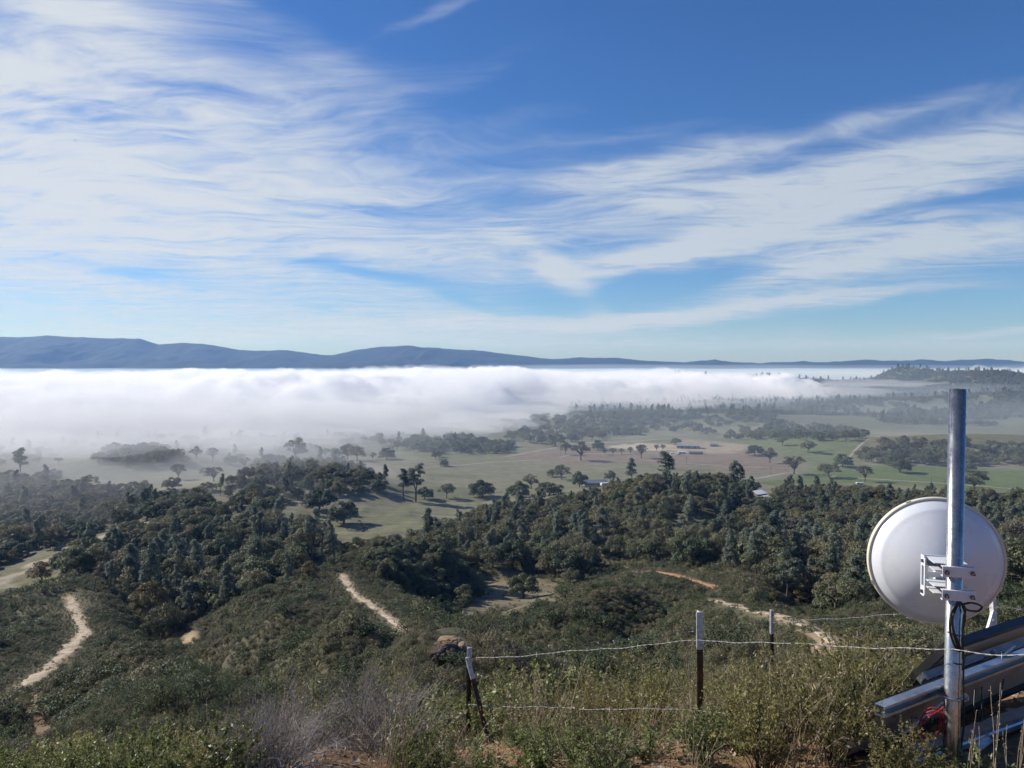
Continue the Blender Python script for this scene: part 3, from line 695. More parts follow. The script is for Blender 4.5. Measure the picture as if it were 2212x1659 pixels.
T_CAT = {'live': 'oak', 'dec': 'oak', 'bare': 'bare tree', 'pine': 'pine', 'cone': 'pine', 'gold': 'oak'}
T_W = {'live': 10.6, 'dec': 10.0, 'bare': 10.6, 'pine': 5.6, 'cone': 4.6, 'gold': 10.0}
T_H = {'live': 8.0, 'dec': 9.2, 'bare': 9.2, 'pine': 16.5, 'cone': 11.8, 'gold': 9.2}
RNG = np.random.default_rng(2024); rnd = random.Random(7)
def put_tree(kind, p, s, label, group=None, sz=1.0, v=None, sink=0.0):
    pr = TREES[kind][rnd.randrange(len(TREES[kind])) if v is None else v % len(TREES[kind])]
    e = empty(T_NAME[kind], (p[0], p[1], p[2] - sink), rnd.random() * 6.28); e.scale = (s, s, s * sz)
    a = bpy.data.objects.new('trunk', pr[0]); b = bpy.data.objects.new('crown', pr[1])
    for o in (a, b): COL.objects.link(o); o.parent = e
    return tag(e, label, T_CAT[kind], group)

# ---------------------------------------------------------------- scattering through geometry nodes (uncountable stuff only)
def scatter(name, P, rot, scl, idx, meshes, label, cat):
    pc = bpy.data.collections.new(name + '_kinds')
    for k, me in enumerate(meshes):
        o = bpy.data.objects.new('%s_kind_%02d' % (name, k), me); pc.objects.link(o)
    n = len(P); me = bpy.data.meshes.new(name); me.vertices.add(n); me.vertices.foreach_set('co', np.asarray(P, np.float32).ravel())
    for nm, ty, key, arr in (('rot', 'FLOAT_VECTOR', 'vector', rot), ('scl', 'FLOAT_VECTOR', 'vector', scl), ('idx', 'INT', 'value', idx)):
        a = me.attributes.new(nm, ty, 'POINT'); a.data.foreach_set(key, np.ascontiguousarray(arr, np.int32 if ty == 'INT' else np.float32).ravel())
    ob = bpy.data.objects.new(name, me); COL.objects.link(ob)
    g = bpy.data.node_groups.new(name + '_scatter', 'GeometryNodeTree')
    g.interface.new_socket('Geometry', in_out='INPUT', socket_type='NodeSocketGeometry'); g.interface.new_socket('Geometry', in_out='OUTPUT', socket_type='NodeSocketGeometry')
    gi = g.nodes.new('NodeGroupInput'); go = g.nodes.new('NodeGroupOutput'); ip = g.nodes.new('GeometryNodeInstanceOnPoints')
    ci = g.nodes.new('GeometryNodeCollectionInfo'); ci.inputs['Collection'].default_value = pc; ci.inputs['Separate Children'].default_value = True; ci.inputs['Reset Children'].default_value = True
    def attr(nm, ty):
        a = g.nodes.new('GeometryNodeInputNamedAttribute'); a.data_type = ty; a.inputs[0].default_value = nm; return a.outputs[0]
    er = g.nodes.new('FunctionNodeEulerToRotation'); L = g.links
    L.new(gi.outputs[0], ip.inputs['Points']); L.new(ci.outputs[0], ip.inputs['Instance']); ip.inputs['Pick Instance'].default_value = True
    L.new(attr('idx', 'INT'), ip.inputs['Instance Index']); L.new(attr('rot', 'FLOAT_VECTOR'), er.inputs[0]); L.new(er.outputs[0], ip.inputs['Rotation'])
    L.new(attr('scl', 'FLOAT_VECTOR'), ip.inputs['Scale']); L.new(ip.outputs[0], go.inputs[0])
    md = ob.modifiers.new('scatter', 'NODES'); md.node_group = g
    return tag(ob, label, cat, kind='stuff')

# ---------------------------------------------------------------- woods
def pxpoly(X, Y, Z, poly): x, y = project(X, Y, Z); return inside(x, y, poly)
WOODS = [  # outline of the tree feet in the picture, mean spacing, kinds and shares, label, distance range
    ('wood along the creek at the left edge', [(-80, 1035), (90, 1035), (130, 1052), (320, 1070), (430, 1085), (500, 1105), (440, 1120), (300, 1128), (230, 1146), (130, 1180), (60, 1212), (-80, 1250)], 9.6, (('live', .62), ('dec', .32), ('pine', .06)), (380, 760)),
    ('wood on the slope between the two dirt trails', [(70, 1232), (170, 1200), (330, 1152), (450, 1126), (600, 1132), (690, 1160), (722, 1190), (690, 1222), (620, 1258), (520, 1312), (440, 1342), (400, 1366), (330, 1376), (300, 1330), (230, 1270), (200, 1235), (130, 1246)], 9.0, (('live', .40), ('dec', .40), ('pine', .13), ('cone', .07)), (200, 520)),
    ('trees over the low knoll behind the cattle', [(440, 1062), (520, 1040), (560, 1002), (620, 996), (720, 1002), (830, 1040), (852, 1060), (800, 1066), (745, 1068), (690, 1082), (600, 1092), (520, 1098)], 11.0, (('live', .55), ('dec', .36), ('pine', .09)), (520, 860)),
    ('wood on the broad hill right of the clearing', [(885, 1232), (900, 1195), (1000, 1140), (1050, 1118), (1110, 1104), (1250, 1088), (1330, 1064), (1430, 1050), (1560, 1056), (1700, 1064), (1850, 1076), (2000, 1086), (2212, 1086), (2420, 1090), (2420, 1345), (2000, 1342), (1880, 1345), (1790, 1322), (1720, 1290), (1600, 1240), (1500, 1226), (1420, 1216), (1330, 1220), (1280, 1240), (1225, 1258), (1150, 1236), (1000, 1228)], 9.2, (('live', .28), ('dec', .50), ('pine', .14), ('cone', .08)), (140, 680)),
    ('dark thicket on the shaded side of the ridge', [(795, 1200), (850, 1188), (930, 1212), (1010, 1248), (1050, 1282), (1020, 1304), (960, 1312), (900, 1285), (830, 1255), (780, 1225)], 4.6, (('live', .85), ('dec', .15)), (170, 360)),
    ('trees on the low rise across the green field', [(1835, 998), (1880, 966), (1950, 955), (2060, 960), (2240, 966), (2360, 968), (2360, 1006), (2100, 1006), (1900, 1006)], 12.5, (('live', .4), ('dec', .6)), (760, 1200)),
    ('scattered oaks above the ranch yard', [(1560, 950), (1640, 930), (1770, 924), (1870, 942), (1845, 957), (1700, 952)], 17.0, (('live', .5), ('dec', .5)), (950, 1330)),
    ('row of trees at the foot of the fog', [(840, 972), (900, 955), (1010, 950), (1110, 965), (1100, 980), (960, 982)], 14.0, (('live', .6), ('dec', .4)), (860, 1150)),
    ('trees on the rise in the thinning fog', [(1090, 952), (1120, 910), (1250, 898), (1420, 898), (1500, 905), (1440, 925), (1300, 950), (1200, 962)], 19.0, (('live', .6), ('dec', .4)), (1000, 1650)),
    ('trees half hidden in the fog on the knoll', [(200, 1000), (240, 975), (330, 972), (400, 990), (415, 1003), (300, 1008)], 9.0, (('live', .8), ('dec', .2)), (700, 900))]
HOLES = [[(60, 1240), (130, 1192), (240, 1158), (300, 1130), (310, 1142), (240, 1172), (150, 1204), (80, 1250)],
         [(1000, 1232), (1215, 1258), (1210, 1285), (1040, 1290)], [(1430, 1130), (1520, 1105), (1560, 1140), (1440, 1180)],
         [(1120, 1070), (1175, 1070), (1180, 1092), (1115, 1092)], [(1240, 1030), (1340, 1028), (1345, 1060), (1240, 1062)], [(1625, 1060), (1680, 1060), (1690, 1092), (1620, 1092)]]
indiv = {}; wood_pts = []
for wi, (wname, poly, sp, kinds, (d0, d1)) in enumerate(WOODS):
    g = np.random.default_rng(100 + wi); poly = [tuple(map(float, q)) for q in poly]
    xs = [at(x, 900, d)[0] for x, _ in poly for d in (d0, d1)]
    X, Y = np.meshgrid(np.arange(min(xs), max(xs), sp), np.arange(d0, d1, sp)); X = X.ravel() + g.uniform(-.45, .45, X.size) * sp; Y = Y.ravel() + g.uniform(-.45, .45, Y.size) * sp
    Z = ground_z(X, Y); k = pxpoly(X, Y, Z, poly)
    for h_ in HOLES: k &= ~pxpoly(X, Y, Z, h_)
    k &= seen(X, Y, 7.0) & (polydist(X, Y, creek) > 9)
    px, _ = project(X, Y, Z); k &= (px > -90) & (px < 2310)
    for v in trails.values(): k &= polydist(X, Y, v) > 6
    X, Y, Z = X[k], Y[k], Z[k]; u = g.random(len(X)); cum = np.cumsum([q[1] for q in kinds])
    for x, y, z, q in zip(X, Y, Z, u):
        kind = kinds[min(int(np.searchsorted(cum, q)), len(kinds) - 1)][0]
        if kind == 'dec' and g.random() < 0.05: kind = 'gold'
        if kind == 'live' and g.random() < 0.06: kind = 'bare'
        s = (0.62 + 0.80 * g.random() ** 1.3) * (0.55 if wi == 4 else 1.0) * (1.12 if wi in (5, 6, 7, 8) else 1.0)
        if kind in ('pine', 'cone'): s *= 0.80
        wood_pts.append((x, y, z, kind, s, wi))
W_TXT = {'live': 'dark evergreen oak', 'dec': 'olive brown oak', 'bare': 'leafless grey tree', 'pine': 'tall grey green pine', 'cone': 'full conical pine', 'gold': 'yellowing oak'}
SPOTS = {  # where in each wood a tree stands: (right limit, words), then rows
    0: [(60, 'at the left picture edge in the creek wood'), (140, 'in the creek wood left of the sandy bend'), (240, 'in the creek wood above the sandy bend'), (340, 'in the creek wood right of the sandy bend'), (9999, 'at the right end of the creek wood')],
    1: [(160, 'in the slope wood above the left trail'), (260, 'in the slope wood right of the left trail'), (350, 'in the slope wood above the gully tree'), (430, 'in the middle of the slope wood'), (520, 'in the slope wood below the broad round oak'), (610, 'in the slope wood left of the middle ridge'), (9999, 'in the slope wood below the cattle')],
    2: [(560, 'on the left end of the knoll'), (680, 'on the middle of the knoll'), (770, 'on the knoll above the grassy spur'), (9999, 'on the right end of the knoll by the twin pines')],
    3: [(960, 'at the left tip of the hill wood'), (1060, 'in the hill wood above the clearing'), (1160, 'in the hill wood below the blue roofed shed'), (1260, 'in the hill wood left of the house'), (1360, 'in the hill wood below the house'), (1460, 'in the hill wood under the crest pines'), (1560, 'in the hill wood right of the crest pines'), (1660, 'in the hill wood left of the white roofed house'), (1780, 'in the hill wood right of the white roofed house'), (1880, 'in the hill wood left of the dish'), (2060, 'in the hill wood behind the dish'), (2170, 'in the hill wood right of the steel pole'), (9999, 'in the hill wood at the right picture edge')],
    4: [(880, 'in the dark thicket right of the middle trail'), (960, 'in the middle of the dark thicket'), (9999, 'in the dark thicket beside the brown clearing')],
    5: [(1950, 'at the left end of the rise across the green field'), (2060, 'on the rise left of the steel pole'), (9999, 'on the rise right of the steel pole')],
    6: [(1700, 'above the ranch yard'), (9999, 'on the slope right of the ranch yard')], 7: [(950, 'at the left of the row at the foot of the fog'), (1030, 'in the middle of the row at the foot of the fog'), (9999, 'at the right of the row at the foot of the fog')],
    8: [(1200, 'in the thinning fog left of the far rise'), (9999, 'on the far rise at the edge of the fog')], 9: [(9999, 'half hidden in the fog on the left knoll')]}
ROWS = {0: (1080, 1130), 1: (1200, 1270), 3: (1110, 1180)}
def where(wi, px, py):
    t = next(w for lim, w in SPOTS[wi] if px < lim)
    if wi in ROWS: t += ', upper rows' if py < ROWS[wi][0] else (', middle rows' if py < ROWS[wi][1] else ', lower rows')
    return t
by_kind = {}
for w in wood_pts: by_kind.setdefault(T_NAME[w[3]], []).append(w)
rest = []
for nm, L in by_kind.items():
    L.sort(key=lambda w: -w[4] * T_W[w[3]] / w[1])
    for x, y, z, kind, s, wi in L[:285]:
        px, py = (float(q) for q in project(np.array(x), np.array(y), np.array(z))); spot = where(wi, px, py)
        put_tree(kind, (x, y, z), s, '%s %s' % (W_TXT[kind], spot), '%ss %s' % (W_TXT[kind], spot))
    rest += L[285:]
# far woods: beyond the fields and on the hills to the right
ALLK = ['live', 'dec', 'pine', 'cone', 'bare', 'gold']; jm = []; start = {}
for k in ALLK: start[k] = len(jm); jm += [q[2] for q in TREES[k]]
g = np.random.default_rng(55); far = []
def far_fill(x0, x1, d0, d1, sp, share, cond=None):
    X, Y = np.meshgrid(np.arange(at(x0, 900, d1)[0] if x0 < CX else at(x0, 900, d0)[0], at(x1, 900, d1)[0], sp), np.arange(d0, d1, sp))
    X = X.ravel() + g.uniform(-.5, .5, X.size) * sp; Y = Y.ravel() + g.uniform(-.5, .5, Y.size) * sp; Z = ground_z(X, Y)
    px, py = project(X, Y, Z); k = (px > x0) & (px < x1) & seen(X, Y, 12.0)
    if cond is not None: k &= cond(X, Y, Z, px, py)
    for x, y, z, u in zip(X[k], Y[k], Z[k], g.random(k.sum())):
        far.append((x, y, z, 'live' if u < share else ('pine' if u < share + 0.12 else 'dec'), 0.75 + 0.5 * g.random(), 0))
far_fill(1230, 2330, 1340, 2980, 11.5, 0.55, lambda X, Y, Z, px, py: (py < np.interp(px, [1230, 1500, 1800, 2250], [900, 906, 912, 924])) & (fbm(X / 90, Y / 90, 9, 3) > -0.30 + 0.45 * (Y < 1550)))
far_fill(0, 1000, 840, 1250, 24, 0.4, lambda X, Y, Z, px, py: (py > 945) & (fbm(X / 70, Y / 70, 19, 3) > 0.05))
far_fill(1080, 1700, 1080, 1400, 24, 0.5, lambda X, Y, Z, px, py: (py < 950) & (fbm(X / 60, Y / 60, 29, 3) > 0.0))
allfar = rest + far
idx = np.array([start[w[3]] + rnd.randrange(len(TREES[w[3]])) for w in allfar]); P = np.array([w[:3] for w in allfar]); S = np.array([w[4] for w in allfar])
rot = np.zeros((len(P), 3)); rot[:, 2] = g.random(len(P)) * 6.28
scatter('distant_wood', P, rot, np.repeat(S[:, None], 3, 1), idx, jm, 'distant woods on the far hills and deep inside the groves', 'wood')

# ---------------------------------------------------------------- single trees one can point to
SINGLE = [  # foot pixel, crown width in pixels, kind, variant, height factor, label
    (1130, 1292, 66, 'live', 0, 1.15, 'lone dark oak standing in the bare brown clearing'),
    (1040, 1074, 52, 'live', 1, .95, 'wide round oak alone on the open grass right of the twin pines'),
    (965, 1076, 33, 'dec', 0, 1.1, 'small oak between the twin pines and the wide round oak'),
    (872, 1080, 30, 'pine', 0, .78, 'left one of the tall twin pines at the foot of the grassy knoll'),
    (898, 1084, 34, 'pine', 1, .74, 'right one of the tall twin pines at the foot of the grassy knoll'),
    (918, 1078, 34, 'live', 2, 1.0, 'dark oak touching the right side of the twin pines'),
    (575, 1112, 66, 'live', 3, .9, 'broad round oak left of the grazing cattle'),
    (690, 1106, 66, 'live', 4, 1.0, 'dark oak just left of the grassy knoll'),
    (742, 1132, 64, 'live', 0, 1.1, 'spreading oak whose shadow shelters the cattle herd'),
    (835, 992, 36, 'live', 1, .9, 'single round oak in front of the fog, left of the tree row'),
    (752, 994, 34, 'dec', 2, 1.1, 'left oak of the pair in front of the fog'), (772, 996, 36, 'dec', 3, 1.1, 'right oak of the pair in front of the fog'),
    (805, 992, 20, 'bare', 0, .8, 'small bare tree beside the oak pair in front of the fog'),
    (640, 996, 52, 'dec', 1, 1.1, 'big oak standing out above the knoll in the mist'),
    (372, 1060, 38, 'live', 2, 1.0, 'round oak alone on the misty grass at the left'), (385, 1036, 36, 'bare', 1, 1.1, 'leafless oak behind the round oak on the misty grass'),
    (462, 1040, 40, 'bare', 2, .95, 'low leafless oak on the misty grass'), (440, 1026, 22, 'live', 4, 1.0, 'little dark oak left of the low leafless oak'),
    (424, 992, 28, 'bare', 0, 1.1, 'leafless tree at the edge of the fog beyond the misty grass'), (460, 996, 30, 'bare', 1, 1.1, 'leafless tree right of the fog edge tree'),
    (500, 1004, 30, 'live', 3, 1.0, 'dark oak pair member near the fog, left of the big oak'), (528, 1012, 26, 'bare', 2, 1.1, 'thin leafless tree left of the big oak in the mist'),
    (820, 960, 24, 'bare', 1, 1.2, 'pale leafless tree fading into the fog'), (520, 962, 30, 'bare', 0, 1.2, 'ghostly leafless tree inside the fog'), (640, 958, 24, 'bare', 2, 1.1, 'faint leafless tree inside the fog, farther right'),
    (115, 1036, 34, 'live', 0, 1.0, 'oak pair at the upper edge of the left wood'), (45, 1030, 26, 'pine', 2, .8, 'pine topping the left wood near the edge'),
    (1255, 994, 44, 'bare', 0, 1.0, 'dark leafless oak on the brown field left of the sand arena'), (1385, 990, 30, 'bare', 1, 1.15, 'leafless oak with a tall stem before the ranch yard'),
    (1306, 982, 15, 'bare', 0, 1.0, 'first small bare tree of the row along the ranch road'), (1324, 982, 16, 'bare', 1, 1.0, 'second small bare tree of the row along the ranch road'), (1343, 981, 15, 'bare', 2, 1.0, 'third small bare tree of the row along the ranch road'), (1362, 980, 16, 'bare', 0, 1.0, 'fourth small bare tree of the row along the ranch road'),
    (1418, 974, 14, 'bare', 1, 1.1, 'small bare tree left of the barn'), (1432, 973, 14, 'bare', 2, 1.1, 'small bare tree before the left end of the barn'), (1460, 960, 20, 'live', 2, .9, 'dark bush tree behind the left end of the barn'),
    (1292, 972, 28, 'live', 1, 1.0, 'round oak beside the road above the brown field'), (1222, 982, 24, 'dec', 2, 1.2, 'slender oak where the field road bends'), (1200, 963, 40, 'live', 2, .9, 'dark oak at the bend of the field road'),
    (1715, 1024, 46, 'bare', 2, 1.0, 'gnarled brown oak at the corner of the ploughed field'), (1663, 1000, 34, 'bare', 0, 1.05, 'brown oak on the edge of the ploughed field'), (1630, 984, 34, 'live', 4, .9, 'oak with a shadow on the slope above the ploughed field'),
    (1790, 1032, 42, 'dec', 0, .85, 'olive oak on the near side of the green field'), (1868, 1040, 36, 'bare', 1, 1.1, 'pale leafless poplar below the green field'), (1944, 1021, 46, 'live', 0, .95, 'dark round oak alone in the green field'),
    (1820, 1008, 40, 'live', 1, .9, 'oak at the left foot of the wooded rise'), (1745, 978, 34, 'dec', 4, .9, 'oak on the slope left of the wooded rise'), (1690, 962, 26, 'dec', 1, .9, 'small oak above the ploughed field'),
    (2105, 1062, 52, 'dec', 3, 1.0, 'open crowned oak just right of the steel pole'), (2085, 1018, 36, 'live', 3, 1.0, 'round oak at the right end of the green field'),
    (1675, 926, 32, 'live', 2, .9, 'dark block of oak at the head of the far field'),
    (1120, 1075, 46, 'live', 1, 1.0, 'dark oak left of the blue roofed shed'), (1147, 1056, 36, 'dec', 1, 1.0, 'oak behind the blue roofed shed'), (1186, 1070, 52, 'live', 3, .8, 'low spreading oak right of the blue roofed shed'),
    (1214, 1036, 38, 'dec', 2, .9, 'leaning oak on the open slope left of the house'), (1193, 1030, 24, 'live', 4, .9, 'small dark oak beside the leaning oak'), (1252, 1052, 38, 'live', 0, 1.3, 'tall dark oak hiding the left end of the house'),
    (1318, 1040, 24, 'live', 2, 1.3, 'dark oak right of the white trailer'), (1440, 1046, 34, 'pine', 3, .62, 'pine on the crest of the wooded hill'), (1366, 1052, 24, 'pine', 4, .9, 'pointed pine left on the crest of the wooded hill'),
    (1585, 1062, 26, 'pine', 0, .9, 'thin topped pine above the white roofed house'),
    (350, 1386, 78, 'dec', 4, 1.15, 'rounded tree at the mouth of the gully below the middle ridge'), (88, 1262, 56, 'gold', 0, 1.0, 'rusty brown oak beside the sandy creek bed'), (668, 1252, 40, 'gold', 1, 1.0, 'yellowing pine oak on the back of the middle ridge'),
    (1630, 1312, 46, 'dec', 2, 1.0, 'thin brown oak beside the right dirt trail'), (1668, 1314, 44, 'gold', 0, .9, 'golden oak above the right dirt trail'), (1700, 1296, 44, 'pine', 2, .8, 'grey pine above the right dirt trail'), (1740, 1300, 46, 'gold', 1, .75, 'low golden oak at the edge of the wood above the right trail'),
    (1232, 1260, 40, 'dec', 0, .9, 'tan oak at the lower edge of the wood by the clearing'), (1180, 1246, 44, 'dec', 3, 1.1, 'olive oak behind the lone clearing oak'),
    (750, 1192, 34, 'gold', 1, .6, 'yellow bush like oak on the ridge top below the cattle')]
for x, y, w, kind, v, hf, lab in SINGLE:
    p = hit(x, y, 60)
    if p is None: continue
    s = w / FPX * p[1] / T_W[kind]
    put_tree(kind, p, s, lab, None, hf, v)
# ---------------------------------------------------------------- chaparral on the slopes
def shrub_mesh(seed, size, n, leaf, mats, tall=1.0, twigs=14):
    g = np.random.default_rng(seed); mb = MB(); cl = dome(g, 9, 0.55 * size, 0.55 * size * tall, 0.45 * size * tall, 0.34 * size, -0.2)
    for c, r in cl[:twigs]: mb.tube([(0, 0, -0.15), c * 0.6 + g.normal(size=3) * 0.05, c * 1.25], [0.03 * size, 0.02 * size, 0.006 * size], 3, caps=False)
    V, F = crown(g, cl, n / 9, 0.34 * size, leaf, 0.45, 0.9, 2.0); tv, tf = mb_arrays(mb)
    return fast_mesh('shrub', np.vstack((tv, V)), [tf, F + len(tv)], mats, [0] * len(tf) + [1] * len(F))
TWIG = plain('shrub_twigs', (0.115, 0.095, 0.075), 0.9, spec=0.1, var=0.35, scale=8)
L_CHAP = leafmat('chaparral_leaves', [(0.0, (0.110, 0.114, 0.062)), (0.45, (0.152, 0.150, 0.082)), (0.75, (0.185, 0.172, 0.096)), (1.0, (0.22, 0.192, 0.12))], 0.3)
L_CHAP2 = leafmat('dark_chaparral_leaves', [(0.0, (0.055, 0.075, 0.036)), (0.6, (0.082, 0.104, 0.048)), (1.0, (0.11, 0.13, 0.058))], 0.28)
L_CHAP3 = leafmat('tan_chaparral_leaves', [(0.0, (0.15, 0.135, 0.07)), (1.0, (0.24, 0.20, 0.11))], 0.25)
L_GREY = leafmat('grey_sage_leaves', [(0.0, (0.10, 0.095, 0.07)), (1.0, (0.17, 0.155, 0.115))], 0.15)
fine = [shrub_mesh(200 + k, 0.72, 1100, 0.022, [TWIG, (L_CHAP, L_CHAP, L_CHAP3, L_CHAP2)[k]], 1.0) for k in range(4)] + [shrub_mesh(208, 0.6, 700, 0.020, [TWIG, L_GREY])]
coarse = [shrub_mesh(220 + k, 0.80, 380, 0.050, [TWIG, (L_CHAP, L_CHAP, L_CHAP3, L_CHAP2)[k]], 0.95) for k in range(4)] + [shrub_mesh(228, 0.65, 260, 0.045, [TWIG, L_GREY])]
g = np.random.default_rng(77); SP = []
for d0, d1, sp in ((11, 40, 0.46), (40, 110, 0.58), (110, 230, 0.80), (230, 380, 1.25)):
    X, Y = np.meshgrid(np.arange(-0.78 * d1, 0.78 * d1, sp), np.arange(d0 * 0.7, d1, sp)); X = X.ravel() + g.uniform(-.5, .5, X.size) * sp; Y = Y.ravel() + g.uniform(-.5, .5, Y.size) * sp
    r = np.hypot(X, Y); k = (r >= d0) & (r < d1) & (np.abs(X) < Y * 0.74 + 3); X, Y = X[k], Y[k]
    Z = ground_z(X, Y); k = seen(X, Y, 3.0)
    for nm, v in trails.items(): k &= polydist(X, Y, v) + fbm(X / 3, Y / 3, 4, 2) * 1.6 > TW_W[nm] * 0.55 + 0.25
    k &= polydist(X, Y, rut) + fbm(X / 2, Y / 2, 5, 2) * 0.7 > 0.8
    k &= (pdist(X, Y, clearing) > 0.5) | (g.random(len(X)) < 0.07); k &= (pdist(X, Y, outcrop) > 0.3) | (g.random(len(X)) < 0.18); k &= pdist(X, Y, gully_dirt) > 0
    qx, qy = project(X, Y, Z); k &= ~((qx > 928) & (qx < 1018) & (qy > 1350) & (qy < 1446) & (np.hypot(X, Y) > 36) & (np.hypot(X, Y) < 58))
    tx, ty = project(X, Y, Z + 0.7)
    for nm, v in trails3.items():                                  # low growth on the near side keeps each trail in view
        vx, vy = project(v[:, 0], v[:, 1], v[:, 2]); hid = (polydist(tx, ty, list(zip(vx, vy))) < {'left': 9, 'mid': 8, 'right': 9, 'red': 6, 'spur': 9, 'meadow': 14}[nm]) & (np.hypot(X, Y) < np.hypot(v[:, 0], v[:, 1]).max()); k &= ~hid | (g.random(len(X)) < (0.12 if nm == 'right' else 0.3))
    thin = fbm(X / 9, Y / 9, 14, 3); k &= (thin > -0.62) | (g.random(len(X)) < 0.4)
    k &= g.random(len(X)) > sstep(np.hypot(X, Y), 270, 380) * 0.75
    SP.append(np.stack((X[k], Y[k], Z[k]), -1))
P = np.vstack(SP); r = np.hypot(P[:, 0], P[:, 1]); n = len(P)
patch = fbm(P[:, 0] / 16, P[:, 1] / 16, 24, 3); u = g.random(n)
kk = np.where(patch + (u - 0.5) * 0.9 > 0.30, 3, np.where(u < 0.42, 0, np.where(u < 0.84, 1, 2))); kk = np.where(g.random(n) < 0.07, 4, kk)
idx = kk + np.where(r < 60, 0, 5)
s = (0.45 + 1.05 * g.random(n) ** 1.5) * (1 + 0.35 * fbm(P[:, 0] / 11, P[:, 1] / 11, 34, 3)) * np.where(kk == 3, 1.25, 1.0) * np.interp(r, [10, 20, 40], [0.6, 0.75, 1.0]) * np.interp(r, [40, 230, 380], [1.0, 1.1, 1.35]) * np.interp(np.min([polydist(P[:, 0], P[:, 1], v) for v in trails.values()], axis=0), [2, 9], [0.45, 1.0])
bigb = g.random(n) < 0.05; s = np.where(bigb & (r > 22), s * (1.5 + 0.9 * g.random(n)), s); idx = np.where(bigb & (g.random(n) < 0.7), 3 + np.where(r < 60, 0, 5), idx)
rot = np.stack((g.normal(size=n) * 0.12, g.normal(size=n) * 0.12, g.random(n) * 6.28), -1)
scl = np.stack((s, s, s * (0.62 + 0.5 * g.random(n))), -1)
scatter('chaparral', P, rot, scl, idx, fine + coarse, 'low olive brush covering the near hills', 'brush')
print('chaparral', n, 'trees', len(wood_pts), 'far', len(allfar))

# ---------------------------------------------------------------- rock outcrop on the spur
def rock(name, c, dims, seed, label, col):
    g = np.random.default_rng(seed); bm = bmesh.new(); bmesh.ops.create_icosphere(bm, subdivisions=5, radius=1.0); co = np.array([v.co for v in bm.verts])
    lay = np.floor((co[:, 2] + 0.25 * co[:, 0]) * 5 + fbm(co[:, 0] * 2 + seed, co[:, 1] * 2, seed, 3) * 1.2)
    d = 1 + 0.30 * fbm(co[:, 0] * 1.7 + seed, co[:, 1] * 1.7 + co[:, 2], seed, 4) + 0.16 * (_hash(lay, lay * 3, seed) - 0.5) - 0.22 * np.abs(fbm(co[:, 0] * 4 + seed, co[:, 2] * 5 + co[:, 1] * 4, seed + 2, 3))
    for v, q, k in zip(bm.verts, co, d): v.co = Vector((q[0] * dims[0] * k, q[1] * dims[1] * k, q[2] * dims[2] * (0.7 + 0.3 * k)))
    o = bm_obj(name, bm, plain(name + '_stone_%d' % seed, col, 0.95, spec=0.1, var=0.5, scale=2.2, bump=1.0, bscale=12.0)); o.location = c; return tag(o, label, 'rock')
for x, y, d, dims, sd, lab, col in ((966, 1412, 45.5, (0.95, 0.6, 0.62), 3, 'large dark layered rock outcrop on the spur left of the corner post', (0.115, 0.088, 0.074)), (945, 1420, 45.0, (0.5, 0.4, 0.42), 5, 'lower left block of the dark rock outcrop', (0.10, 0.076, 0.064)), (992, 1424, 45.2, (0.55, 0.4, 0.40), 7, 'lower right block of the dark rock outcrop', (0.10, 0.08, 0.07)), (972, 1384, 48.0, (0.75, 0.7, 0.28), 9, 'sandy brown top of the rock outcrop', (0.30, 0.21, 0.13)), (1000, 1396, 47.5, (0.4, 0.5, 0.25), 11, 'sandy brown knob right on the rock outcrop', (0.30, 0.21, 0.13))):
    rock('rock_outcrop', at(x, y, d), dims, sd, lab, col)
# ---------------------------------------------------------------- pole, dish, solar frame
STEEL = None
def m_galv(name, col=(0.52, 0.53, 0.54), rough=0.33, streak=True):
    m, t, o = mat(name)
    b = t.new('ShaderNodeBsdfPrincipled'); t.l.new(b.outputs[0], o.inputs[0]); b.inputs['Metallic'].default_value = 0.92
    c = t.new('ShaderNodeTexCoord').outputs['Object']; mp_ = t.new('ShaderNodeMapping'); t.l.new(c, mp_.inputs[0]); mp_.inputs['Scale'].default_value = (1, 1, 0.05) if streak else (1, 1, 1)
    n = t.noise(mp_.outputs[0], 150.0, 5, 0.65); n2 = t.noise(c, 14.0, 6, 0.65); n3 = t.noise(c, 55.0, 3, 0.5)
    f = n * 0.4 + n2 * 0.35 + n3 * 0.25
    t.l.new(t.ramp(f, [(0.32, tuple(x * 0.62 for x in col)), (0.5, col), (0.7, tuple(min(1, x * 1.3) for x in col))]), b.inputs['Base Color'])
    t.put(b.inputs['Roughness'], (f - 0.5) * 0.5 + rough)
    return m
GALV = m_galv('galvanised_pipe', (0.45, 0.43, 0.40), 0.28); STRUT = m_galv('zinc_strut', (0.50, 0.55, 0.60), 0.36, False); ALU = m_galv('brushed_aluminium', (0.55, 0.58, 0.62), 0.42, False)
WHITE = plain('white_enamel', (0.66, 0.68, 0.71), 0.28, var=0.03, scale=5.0); RIM = plain('cream_rim', (0.62, 0.58, 0.47), 0.5, var=0.08, scale=12.0)
BOLT = plain('dark_bolt_steel', (0.10, 0.10, 0.11), 0.4, 0.8, var=0.3, scale=90.0); RUBBER = plain('black_cable', (0.012, 0.012, 0.013), 0.42, var=0.2, scale=40.0)
FRAME = plain('black_anodised', (0.018, 0.018, 0.02), 0.38, var=0.2, scale=20.0); BACK = plain('panel_backsheet', (0.80, 0.62, 0.45), 0.5, var=0.10, scale=9.0); CELL = plain('solar_cells', (0.010, 0.014, 0.035), 0.12, var=0.2, scale=30.0)  # backsheet tan has the warm ground bounce painted into its colour
REDW = plain('red_wire', (0.42, 0.045, 0.04), 0.4, var=0.15, scale=60.0); ZIP = plain('zip_tie', (0.008, 0.008, 0.008), 0.5, var=0.1)
PX, PY = at(2068.5, 840, 3.0)[:2]; PTOP = at(2068.5, 840, 3.0)[2]; PG = hgt(PX, PY)
